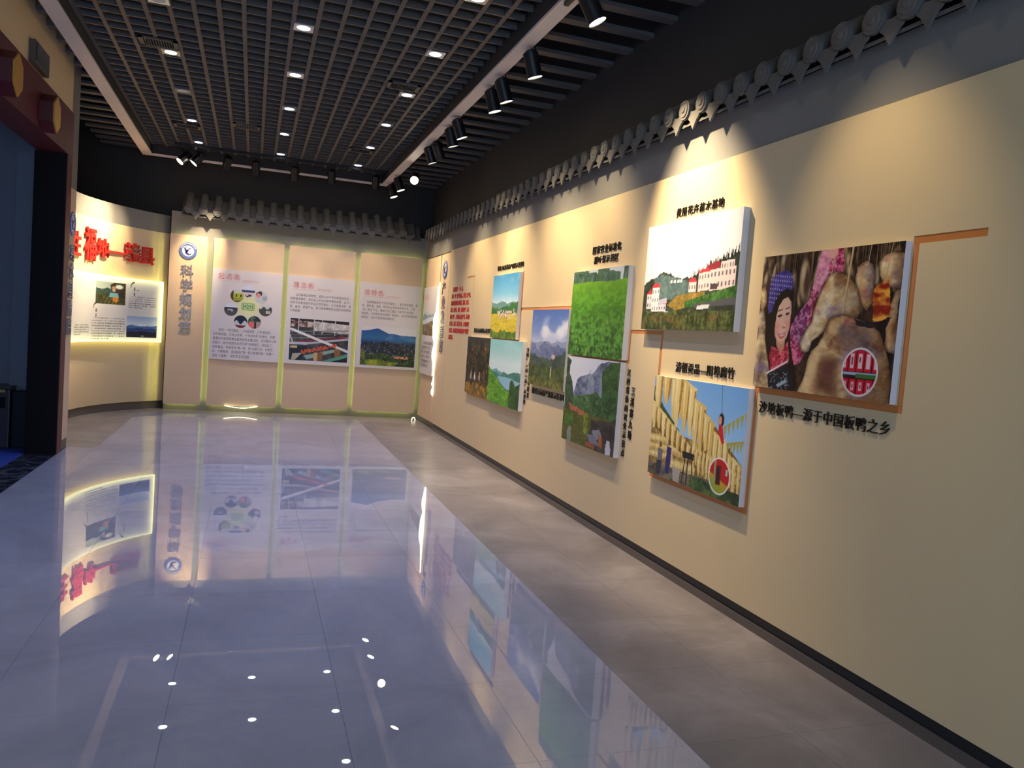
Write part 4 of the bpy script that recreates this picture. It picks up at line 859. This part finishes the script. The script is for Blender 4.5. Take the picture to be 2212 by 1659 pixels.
caption('wall_lettering', 'five silver vertical characters under the emblem on the end wall', None, '科学规划篇', lin((-1.005, YB, 2.185), (-1.0, YB, 1.305), 5), BX, BY, BN, 0.165, 0.175, 0.012, LETTER_SILVER, 0.012)
caption('wall_lettering', 'silver vertical characters on the narrow panel beside the red paragraph', None, '产业发展篇', lin((XW, 11.665, 2.20), (XW, 11.60, 1.32), 5), RX, RY, RN, 0.20, 0.175, 0.010, LETTER_SILVER, 0.008)
caption('wall_lettering', 'silver vertical characters on the pier beside the maroon gate', None, '基本县情篇', lin((XL, 9.30, 2.07), (XL, 9.27, 1.30), 5), (0, 1, 0), (0, 0, 1), (1, 0, 0), 0.17, 0.16, 0.02, LETTER_SILVER, 0.008)
pp = MB().box((XL - 0.014, 9.162, 0.108), (XL, 9.458, 2.74)).build('display_panel', PANEL); tag(pp, 'slim beige panel with emblem and vertical characters on the gate pier', 'panel')

# ---- posters on the end panels
def poster(x0, x1, label, z0=0.84, z1=2.268, y=YB - 0.025):
    o = MB().box((x0, y, z0), (x1, YB - 0.0005, z1)).build('poster_board', POSTER); tag(o, label, 'poster', 'white posters on the beige panels'); return o
def end_sheet(cv, x0, x1, z0, z1, y, parent, name='photo'):
    return sheet(name, cv, lambda U, V: (x0 + (x1 - x0) * U, np.full_like(U, y), z1 + (z0 - z1) * V), parent)
YP = YB - 0.025
def title(o, chars, x, z, sub):
    for i, ch in enumerate(chars): letter(ch, (x + i * 0.115, YP - .0002, z), BX, BY, BN, 0.078, 0.085, 0.0008, PRINT_RED, o, 'title_character', 0.0)
    for i in range(3):
        mb = MB(); n = 20; c = (x + i * 0.115, YP - .0002, z); v = []
        for r in (0.052, 0.056): v += [(c[0] + r * math.cos(2*PI*k/n), c[1], c[2] + r * math.sin(2*PI*k/n)) for k in range(n)]
        mb.add(v, [(k, (k+1) % n, n + (k+1) % n, n + k) for k in range(n)]); mb.build('title_ring', PRINT_PALE, o)
    MB().box((x - 0.06, YP - .0008, z - 0.068), (x + 0.56, YP - .0002, z - 0.065)).build('title_rule', PRINT_PALE, o)
    paragraph([sub], (x + 0.32, YP, z - 0.03), BX, BY, BN, 0.24, 0.026, PRINT_PALE, o, 'subtitle')
o1 = poster(-0.633, 0.428, 'white poster with seven round photos in a ring around a green badge')
title(o1, '起点高', -0.50, 2.155, '制定规划高起点')
cv = Cv(230, 190, (228, 218, 212), aspect=0.66/0.60)
dd = np.hypot((cv.U - .5) * cv.a, cv.V - .5); cv.put(np.clip(1 - dd / .36, 0, 1) ** .8, (240, 244, 150))
circ = [(-.02, .46, 'a'), (.40, .30, 'b'), (.55, -.06, 'c'), (.22, -.45, 'd'), (-.21, -.46, 'e'), (-.53, -.12, 'f'), (-.36, .30, 'g')]
for (cx, cy, k) in circ:
    def paint(x, y, k=k):
        Z = np.ones_like(x)
        if k == 'a': cv.put(Z, (226, 226, 232)); cv.put((y > -.15) * 1., (70, 74, 104)); cv.put((y > .2) * 1., (226, 206, 204)); cv.put(((y > .55) & (abs(x) < .5) & (cv.noise(20, 20, 3) > .5)) * 1., (60, 50, 56))
        if k == 'b': cv.put(Z, (206, 206, 204)); cv.put((np.hypot(x + .4, y + .6) < .5) * 1., (50, 30, 28)); cv.put((np.hypot(x + .45, y + .3) < .36) * 1., (236, 150, 140)); cv.put((np.hypot(x - .5, y - .1) < .4) * .6, (150, 160, 150))
        if k == 'c': cv.put(Z, (216, 214, 208)); cv.put((y > -.3 + .2 * np.sin(x * 6)) * 1., (70, 76, 60)); cv.put((y > .5) * 1., (96, 66, 46)); cv.put(((abs(x - .4) < .35) & (y > .1) & (y < .6)) * 1., (206, 190, 184))
        if k == 'd': cv.put(Z, (90, 110, 80)); cv.put((y < -.2) * (cv.noise(16, 16, 4) > .5), (40, 36, 30)); cv.put((np.hypot(x + .4, y - .4) < .5) * 1., (240, 110, 100)); cv.put(((x > .3) & (y > -.1)) * 1., (176, 150, 136)); cv.put(((x > .0) & (x < .3) & (y > -.1)) * 1., (40, 30, 28))
        if k == 'e': cv.put(Z, (16, 14, 18)); cv.put(((y > .1 + .3 * np.cos(x * 5)) & (y < .6)) * 1., (206, 206, 206)); cv.put((y > .55) * 1., (120, 34, 30))
        if k == 'f': cv.put(Z, (228, 228, 232)); cv.put((y > -.35) * 1., (40, 40, 60)); cv.put((y > .0) * 1., (84, 76, 72)); cv.put(((abs(x + .1) < .4) & (abs(y - .1) < .18)) * (cv.noise(20, 20, 7) > .45), (190, 184, 184))
        if k == 'g': cv.put(Z, (214, 216, 200)); cv.put((y > -.4) * 1., (196, 196, 30)); cv.put((y > .3) * .7, (150, 150, 30)); cv.put((x < -.55) * 1., (80, 60, 30)); cv.put(((abs(x - .55) < .12) | (abs(x + .1) < .12)) * (abs(y) < .2), (60, 50, 20)); cv.put((y > .8) * 1., (60, 70, 30))
    inset_r = .145; x_ = (cv.U - .5 - cx * .70 / cv.a) * cv.a; y_ = cv.V - .5 + cy * .78; d_ = np.hypot(x_, y_); keep = cv.im.copy(); paint(x_ / inset_r, y_ / inset_r); mk = cv.sm(inset_r - d_, .008)[..., None]; cv.im = keep * (1 - mk) + cv.im * mk
end_sheet(cv, -0.46, 0.30, 1.36, 2.05, YP - .0006, o1, 'photo_ring')
bx = MB(); n = 24; cx0, cz0, hw, hh, rr = -0.08, 1.705, 0.095, 0.052, 0.03
def rounded(hw, hh, rr, y): return [(cx0 + sx * (hw - rr) + rr * math.cos(a), y, cz0 + sz * (hh - rr) + rr * math.sin(a)) for (sx, sz, a0) in ((1, 1, 0), (-1, 1, PI/2), (-1, -1, PI), (1, -1, 1.5*PI)) for a in [a0 + PI/2 * i / 5 for i in range(6)]]
MB().prism(rounded(hw + .006, hh + .006, rr, YP - .0012), (0, -.0008, 0)).build('badge_edge', mat('badge_green_dark', srgb(120, 160, 90), .5), o1)
MB().prism(rounded(hw, hh, rr, YP - .0021), (0, -.0008, 0)).build('badge', mat('badge_green', srgb(190, 222, 150), .5), o1)
paragraph(['1+2+3'], (cx0 - .078, YP - .0032, cz0 + .034), BX, BY, BN, 0.156, 0.068, mat('badge_ink', srgb(60, 74, 40), .5), o1, 'badge_text')
paragraph(['　　按照“一年打基础，二年强规模，三年增效益，', '四年集成链，五年出成果，十年成体系”的规划，依靠', '重要的社会团队等全链条的专业建设组，五年重点14项', '的能力，统计项目共计近百项“合格园区，深加品工，', '绿色食品，科研培训”等一批，按“近期三年，长期五', '年，分期推进，连续规划”等一系列发展目标，实施一', '流的“七篇章”，现代农业示范园。'], (-0.585, YP, 1.335), BX, BY, BN, 0.96, 0.46, PRINT_INK, o1)
o2 = poster(0.508, 1.578, 'white poster with a photo of orange fruit on sorting conveyors')
title(o2, '理念新', 0.645, 2.12, '三链五园全新理念')
paragraph(['　　立足赣县区域地位，紧扣山水千年丘陵园地优势，', '依靠做强做优，紧扣以上农业的根本理念发展，以“科', '学的手段推进现代农业示范区建设，大力发展油粮，果', '蔬，畜牧，脐橙产业，努力探索赣县农业园区发展新路', '子新篇章。'], (0.56, YP, 1.985), BX, BY, BN, 0.975, 0.30, PRINT_INK, o2)
end_sheet(pic_sorting(), 0.585, 1.525, 0.90, 1.58, YP - .0006, o2)
o3 = poster(1.66, 2.708, 'white poster with a photo of blue hills over a red roofed town')
title(o3, '培特色', 1.79, 2.10, '推进特色产业')
paragraph(['　　在保障粮食生产安全的基础上，重点发展甜橙，蔬', '菜，甜叶菊，油茶，休闲农业等具有特色产业，引导', '“进入高位”产业，确保示范区建设“与现代农业发展', '相结合，与特色农业科技推广相结合，与农民致富增收', '相结合，与乡村旅游相互相结合”。'], (1.715, YP, 1.965), BX, BY, BN, 0.94, 0.30, PRINT_INK, o3)
end_sheet(pic_town(), 1.735, 2.66, 0.885, 1.545, YP - .0006, o3)
# poster on the corner panel of the picture wall
o4 = MB().box((XW - 0.025, 12.02, 0.825), (XW - .0005, 12.985, 2.245)).build('poster_board', POSTER); tag(o4, 'white poster with a photo of a river bend, in the corner of the picture wall', 'poster', 'white posters on the beige panels')
XP = XW - 0.025
for i, ch in enumerate('重品牌'): letter(ch, (XP - .0002, 12.85 - i * .11, 2.08), RX, RY, RN, .075, .085, .0008, PRINT_PALE, o4, 'title_character', 0.0)
sheet('photo', pic_river(), lambda U, V: (np.full_like(U, XP - .0006), 12.94 - .80 * U, 1.86 - .40 * V), o4)
paragraph(['　　大力实施绿色有机品牌战略，', '打造赣县优质农产品，推动', '甜叶菊，脐橙，板鸭等产品', '走向市场，进一步提升农业', '产业的知名度和影响力，带', '动农民增收致富奔小康。'], (XP, 12.92, 1.36), RX, RY, RN, .78, .42, PRINT_INK, o4)

# ================================================================== CURVED WALL: light box and red letters
RB = ARC_R - 0.10
aR, zt = at_arc(354, 609, RB); _, zb = at_arc(349, 741, RB)
aL = PI + 0.05
zt, zb = 1.985, 1.045
def arcpt(a, r, z): return (ARC_C[0] + r * math.cos(a), ARC_C[1] + r * math.sin(a), z)
aR = max(aR, math.acos((-1.285 - ARC_C[0]) / RB))
n = 30; inner = [(arcpt(aL + (aR - aL) * i / n, RB, 0)[:2]) for i in range(n + 1)]; outer = [(arcpt(aL + (aR - aL) * i / n, RB + .05, 0)[:2]) for i in range(n + 1)]
box_ = sweep('light_box', inner, outer, zb, zt, mat('acrylic_edge', (0.9, 0.95, 0.6), 0.4, emit=(1.0, 1.0, 0.42), estr=1.1))
tag(box_, 'curved backlit display board with photos and text below red letters', 'light box')
# the printed acrylic face glows where the lamps sit behind its rim
def glow_material():
    M = bpy.data.materials.new('backlit_print'); M.use_nodes = True; nt = M.node_tree; b = nt.nodes['Principled BSDF']
    a = nt.nodes.new('ShaderNodeVertexColor'); a.layer_name = 'print'; g_ = nt.nodes.new('ShaderNodeAttribute'); g_.attribute_name = 'lamp'
    mu = nt.nodes.new('ShaderNodeMix'); mu.data_type = 'RGBA'; mu.blend_type = 'MULTIPLY'; mu.inputs[0].default_value = 1; mu.inputs[7].default_value = (1.0, 1.0, 0.42, 1)
    nt.links.new(a.outputs['Color'], b.inputs['Base Color']); nt.links.new(a.outputs['Color'], mu.inputs[6]); nt.links.new(mu.outputs[2], b.inputs['Emission Color']); nt.links.new(g_.outputs['Fac'], b.inputs['Emission Strength'])
    b.inputs['Roughness'].default_value = 0.4; return M
GLOW = glow_material()
arcL = abs(aL - aR) * RB
cv = Cv(300, 150, (226, 222, 214), aspect=arcL / (zt - zb))
def upx(px, py):
    a, z = at_arc(px, py, RB); return ((a - aL) / (aR - aL), (z - zt) / (zb - zt))
def patch(c2, px0, py0, px1, py1):
    u0, v0 = upx(px0, py0); u1, v1 = upx(px1, py1); m = (cv.U > u0) & (cv.U < u1) & (cv.V > v0) & (cv.V < v1)
    i = np.clip(((cv.U - u0) / (u1 - u0) * (c2.w - 1)), 0, c2.w - 1).astype(int); j = np.clip(((cv.V - v0) / (v1 - v0) * (c2.h - 1)), 0, c2.h - 1).astype(int)
    cv.im[m] = c2.im[j, i][m]
c2 = Cv(90, 60, aspect=1.5); c2.vgrad([(0, (150, 166, 160)), (.4, (205, 212, 205))]); c2.mottle(c2.below(c2.ridge(.42, .12, 4, 3)), (30, 50, 30), (60, 84, 50), 12, 8, 4); c2.mottle(c2.below(c2.ridge(.58, .03, 4, 4)), (30, 96, 26), (60, 140, 50), 8, 10, 5); patch(c2, 158, 600, 192, 652)
c2 = Cv(90, 70, aspect=1.3); c2.vgrad([(0, (160, 172, 160)), (.35, (190, 200, 188))]); c2.mottle(c2.below(c2.ridge(.3, .12, 3, 5)), (30, 60, 60), (60, 96, 84), 10, 8, 4); c2.mottle(c2.below(c2.ridge(.5, .08, 4, 6)), (34, 40, 20), (80, 90, 40), 14, 12, 5); c2.mottle(c2.pmask([(.5, .1), (.62, 0), (1, 0), (1, .7), (.6, .6)]), (24, 20, 14), (70, 60, 44), 12, 12, 6)
c2.ell(.8, .17, .12, .1, (226, 230, 214), soft=.3); c2.ell(.63, .32, .06, .1, (206, 166, 140), soft=.1); c2.ell(.63, .22, .08, .06, (180, 150, 120), soft=.1); c2.poly([(.5, .48), (.76, .45), (.8, .66), (.48, .66)], (120, 190, 196)); c2.ell(.69, .76, .1, .13, (236, 140, 40), soft=.1)
for k in range(30): c2.ell(.3 + .5 * ((k * 37) % 100) / 100, .7 + .28 * ((k * 53) % 100) / 100, .015, .03, (150, 120, 60), soft=.3)
patch(c2, 208, 606, 270, 660); patch(pic_sea(), 274, 682, 337, 730)
def dashes(px0, px1, py0, py1, rows, seed):
    rg = np.random.RandomState(seed); u0, v0 = upx(px0, py0); u1, v1 = upx(px1, py1)
    for r in range(rows):
        v = v0 + (v1 - v0) * r / max(1, rows - 1); u = u0 + (0.02 if r == 0 else 0); e = u0 + (u1 - u0) * (0.55 if r == rows - 1 else 1)
        while u < e:
            if rg.rand() > .1: cv.put(((abs(cv.U - u) < .0028) & (abs(cv.V - v) < .009)).astype(float) * .62, (70, 66, 60))
            u += .0085
dashes(279, 336, 640, 668, 6, 1); dashes(199, 268, 686, 732, 9, 2); dashes(160, 190, 702, 722, 5, 3); dashes(290, 308, 627, 628, 1, 4); dashes(203, 218, 671, 672, 1, 5); dashes(150, 166, 690, 691, 1, 6)
for px, py in ((282, 617), (199, 661)):
    for k in range(14):
        a = math.radians(95 + k * 6.5); u, v = upx(px + 8, py + 4); cv.ell(u + .028 * math.cos(a), v - .075 * math.sin(a), .0045 - .0002 * k, .011, (40, 40, 40), soft=.3)
    for j, w in ((0.0, .012), (.075, .012)): cv.put(((abs(cv.U - u - .004) < .006) & (abs(cv.V - v - .03 - j) < .028)).astype(float) * .75, (40, 40, 44))
fs = sheet('photo', cv, lambda U, V: (ARC_C[0] + (RB - .0006) * np.cos(aL + (aR - aL) * U), ARC_C[1] + (RB - .0006) * np.sin(aL + (aR - aL) * U), zt + (zb - zt) * V), box_, GLOW); fs.name = 'printed_face'
edge = np.minimum(np.minimum(cv.V * (zt - zb), (1 - cv.V) * (zt - zb)), (1 - cv.U) * arcL)
gl = 1.25 * np.exp(-(edge / 0.045)) + 0.16 * np.exp(-(edge / 0.2))
at = fs.data.attributes.new('lamp', 'FLOAT', 'POINT'); at.data.foreach_set('value', gl.astype(np.float32).ravel())
root = empty('wall_lettering', arcpt(2.6, ARC_R, 2.2)); tag(root, 'large raised red characters on the curved wall above the light box', 'lettering')
for ch, px, py, w, h in (('生', 163, 527, .26, .30), ('福', 193, 528, .26, .42), ('地', 220, 537, .24, .25), ('—', 247, 541, .34, .22), ('赣', 284, 546, .27, .25), ('县', 316, 553, .25, .25)):
    a, z = at_arc(px, py, ARC_R); c0 = arcpt(a, ARC_R - .001, z); tx = (math.sin(a), -math.cos(a), 0); nn = (-math.cos(a), -math.sin(a), 0)
    letter(ch, c0, tx, (0, 0, 1), nn, w, h, .03, LETTER_RED, root, offset=.022)

# ================================================================== PICTURE WALL
def picture(cv, y0, y1, z0, z1, label, t=0.045):
    o = MB().box((XW - t, y0, z0), (XW - .0005, y1, z1)).build('picture_board', BOARD); tag(o, label, 'picture', 'photo boards on the beige wall')
    sheet('photo', cv, lambda U, V: (np.full_like(U, XW - t - .0006), y1 + (y0 - y1) * U, z1 + (z0 - z1) * V), o); return o
picture(pic_duck(), 2.745, 3.745, 1.372, 2.095, 'photo board of a smiling woman in a headscarf among hanging cured ducks', 0.035)
picture(pic_villa(), 3.97, 5.125, 1.672, 2.405, 'photo board of white houses with red roofs on a hillside under a white sky')
picture(pic_tofu(), 3.775, 4.865, 0.668, 1.352, 'photo board of cream tofu skins hung in rows against a blue sky', 0.035)
picture(pic_grass(), 5.40, 6.475, 1.428, 2.155, 'photo board of a bright green crop field with trees on the horizon')
picture(pic_valley(), 5.405, 6.47, 0.672, 1.412, 'photo board of a rocky gorge over a pond with small roofs')
picture(pic_mountain(), 6.52, 7.47, 1.085, 1.83, 'photo board of blue mountains under clouds over a wooded slope')
picture(pic_field(), 8.0, 8.965, 1.515, 2.245, 'photo board of a yellow rapeseed field before green hills', 0.035)
picture(pic_lake(), 7.715, 8.875, 0.768, 1.50, 'photo board of a pale misty lake with a green slope')
picture(pic_orchard(), 8.895, 9.94, 0.778, 1.505, 'very dark photo board of people among orange trees', 0.035)
# the orange strip that steps from picture to picture, laid in the grooves of the wall
st = empty('orange_strip', (XW + GD, 6.0, 0.64)); tag(st, 'orange strip laid in a stepped groove that links the photo boards', 'wall strip')
for y0, y1, z0, z1 in SEG:
    if z1 - z0 > y1 - y0:                                  # upright bars stop at the level ones
        for q in SEG:
            if q[1] - q[0] > q[3] - q[2] and q[0] < y1 and q[1] > y0:
                if abs(q[3] - z1) < .02: z1 = q[2]
                elif abs(q[2] - z0) < .02: z0 = q[3]
    MB().box((XW + GD - .006, y0 + .0004, z0 + .0004), (XW + GD - .0006, y1 - .0004, z1 - .0004)).build('strip_bar', ORANGE, st)
GC = 'raised black captions beside the photo boards'
def cap_h(chars, y0, y1, z, h, label, w=None, mat_=LETTER_BLACK, d=0.007):
    n = len(chars); p = (y0 - y1) / n
    return caption('wall_lettering', label, GC, chars, [(XW, y0 - p * (i + .5), z) for i in range(n)], RX, RY, RN, (w or p * .84), h * .94, d, mat_, 0.0)
def cap_v(chars, y, z0, z1, w, label):
    n = len(chars); p = (z0 - z1) / n
    return caption('wall_lettering', label, GC, chars, [(XW, y, z0 - p * (i + .5)) for i in range(n)], RX, RY, RN, w, p * .74, .007, LETTER_BLACK, 0.0)
cap_h('沙地板鸭—源于中国板鸭之乡', 3.715, 2.75, 1.258, .066, 'black caption under the picture of hanging ducks')
cap_h('黄屋花卉苗木基地', 4.83, 4.245, 2.474, .062, 'black caption above the picture of white houses')
cap_h('清朝贡品—阳埠腐竹', 4.66, 3.975, 1.425, .07, 'black caption above the picture of tofu skins')
cap_h('国家农业标准化', 6.20, 5.645, 2.327, .066, 'upper black caption line above the green crop picture')
cap_h('甜叶菊示范区', 6.155, 5.68, 2.240, .062, 'lower black caption line above the green crop picture')
cap_h('赣县万亩油菜高产创建示范基地', 8.945, 7.99, 2.332, .056, 'black caption above the yellow rapeseed picture')
cap_h('赣县万亩脐橙示范基地', 9.80, 9.03, 1.588, .058, 'black caption above the dark orchard picture')
cap_h('赣县万亩林产油茶示范基地', 7.45, 6.55, 1.018, .060, 'black caption under the blue mountain picture')
cap_v('江西省休闲农业示范点', 5.335, 1.375, 0.69, .05, 'long vertical black caption touching the rocky gorge picture')
cap_v('三溪寨九坳', 5.245, 1.248, 0.83, .055, 'short vertical black caption right of the longer one by the gorge picture')
cap_v('全国“一村一品”示范镇', 7.655, 1.448, 0.85, .06, 'long vertical black caption beside the misty lake picture')
cap_v('赣县吉埠樟溪', 7.565, 1.305, 0.92, .06, 'short vertical black caption between the lake and mountain pictures')
rp = empty('wall_lettering', (XW, 10.5, 1.45)); tag(rp, 'paragraph of raised red characters at the far end of the picture wall', 'lettering')
lines = ['　赣县按照“一村一品、', '多村一业”的产业布局，做强三大产业，', '加快推进现代农业建设，甜橙、蔬菜、', '油茶、甜叶菊、板鸭、休闲农业“六大', '特色产业”，做强做大特色产业，带动农', '民增收，引领一批龙头企业，力争形成区', '域品牌，推动赣县特色现代农业产业转型', '升级发展。']
for r, ln in enumerate(lines):
    z = 2.155 - r * 0.098; k = 0
    for ch in ln:
        if ch not in '　': letter(ch, (XW, 11.10 + .02 * r * .3 - k * 0.0605, z), RX, RY, RN, 0.052, .064, .005, LETTER_RED, rp, offset=0.0)
        k += 1
# loose LED strips that have slipped out of the panels
def ribbon(name, pts, w, material, parent=None):
    mb = MB(); v = []; f = []
    for i, (p, a) in enumerate(pts):
        p = Vector(p); sd = Vector((1, -0.3, 0)).normalized() * a; v += [p - sd, p + sd, p - sd + Vector((-.002, 0, 0)), p + sd + Vector((-.002, 0, 0))]
    for i in range(len(pts) - 1):
        a, b = 4 * i, 4 * i + 4; f += [(a, a+1, b+1, b), (a+2, b+2, b+3, a+3), (a, b, b+2, a+2), (a+1, a+3, b+3, b+1)]
    return mb.add(v, f).build(name, material, parent)
pts = []
zs = [2.30, 2.0, 1.86, 1.80, 1.74, 1.62, 1.45, 1.33, 1.24, 1.14, 1.02, 0.92, 0.84, 0.77, 0.71, 0.66, 0.61, 0.57, 0.53]
wd_ = [.006, .010, .016, .026, .034, .036, .032, .016, .026, .028, .016, .006, .005, .010, .018, .006, .016, .018, .006]
for zz in np.linspace(2.30, 0.53, 70):
    w_ = float(np.interp(-zz, [-k for k in zs], wd_)); pts.append(((XW - w_ * .957, 11.955 + .01 * math.sin(zz * 7), float(zz)), w_))
rb = ribbon('led_strip', pts, .022, LED_WHITE); tag(rb, 'loose glowing strip light hanging twisted between two corner panels', 'strip light')
mb = MB(); path = [(-0.56 + .5 * i / 24 + .2, YB - .02 - .01 * math.sin(i / 24 * PI), .075 + .03 * (1 - math.sin(i / 24 * PI))) for i in range(25)]
mb.tube(path, .005, 6); rb = mb.build('led_strip', LED_WHITE); tag(rb, 'loose glowing strip light sagging below the first poster panel', 'strip light')
mb = MB(); path = [(2.66 - .03 * math.cos(a), 12.98, 0.0065 + .05 * math.sin(a)) for a in [PI * i / 8 for i in range(9)]]; mb.tube(path, .006, 6)
rb = mb.build('led_strip', LED_WHITE); tag(rb, 'small glowing strip light end poking out in the corner at the floor', 'strip light')

# ================================================================== BY THE GATE
b = empty('wall_box', (XL, 7.70, 3.49)); tag(b, 'small grey wall box with dark front above the maroon lintel', 'wall box')
MB().box((XL + .0005, 7.47, 3.49), (XL + .05, 7.93, 3.675)).build('housing', STEEL, b); MB().box((XL + .0505, 7.50, 3.52), (XL + .056, 7.90, 3.655)).build('dark_front', mat('dark_panel', srgb(44, 48, 58), .3), b)
t = empty('litter_bin', (-2.52, 9.40, 0.003)); tag(t, 'grey metal litter bin with a dark slot behind the gate', 'bin')
o = MB().box((-2.70, 9.25, 0.003), (-2.335, 9.56, 0.62)).build('bin_body', STEEL, t); bevel(o, .012)
MB().box((-2.71, 9.24, 0.6205), (-2.33, 9.57, 0.645)).build('bin_lid', STEEL, t); MB().box((-2.66, 9.243, 0.42), (-2.375, 9.2495, 0.535)).build('slot', VOID, t); MB().box((-2.47, 9.246, 0.585), (-2.38, 9.2495, 0.612)).build('yellow_label', mat('yellow_label', srgb(200, 180, 90), .5), t)
o = MB().box((-2.325, 9.28, 0.003), (-2.16, 9.455, 0.60)).build('cabinet_body', BLACK); bevel(o, .006); o.name = 'low_cabinet'; tag(o, 'low black cabinet between the litter bin and the gate post', 'cabinet')
f_ = empty('framed_board', (-2.84, 9.635, 0.9)); tag(f_, 'dark framed board on the blue grey wall behind the gate', 'frame')
mb = MB(); 
for a_, b_ in (((-3.46, .88), (-2.76, .93)), ((-3.46, 1.97), (-2.76, 2.02)), ((-3.46, .93), (-3.41, 1.97)), ((-2.81, .93), (-2.76, 1.97))): mb.box((a_[0], 9.61, a_[1]), (b_[0], 9.6395, b_[1]))
mb.build('frame', BLACK, f_); MB().box((-3.41, 9.625, .93), (-2.81, 9.6395, 1.97)).build('board', mat('dark_board', srgb(40, 44, 56), .5), f_)
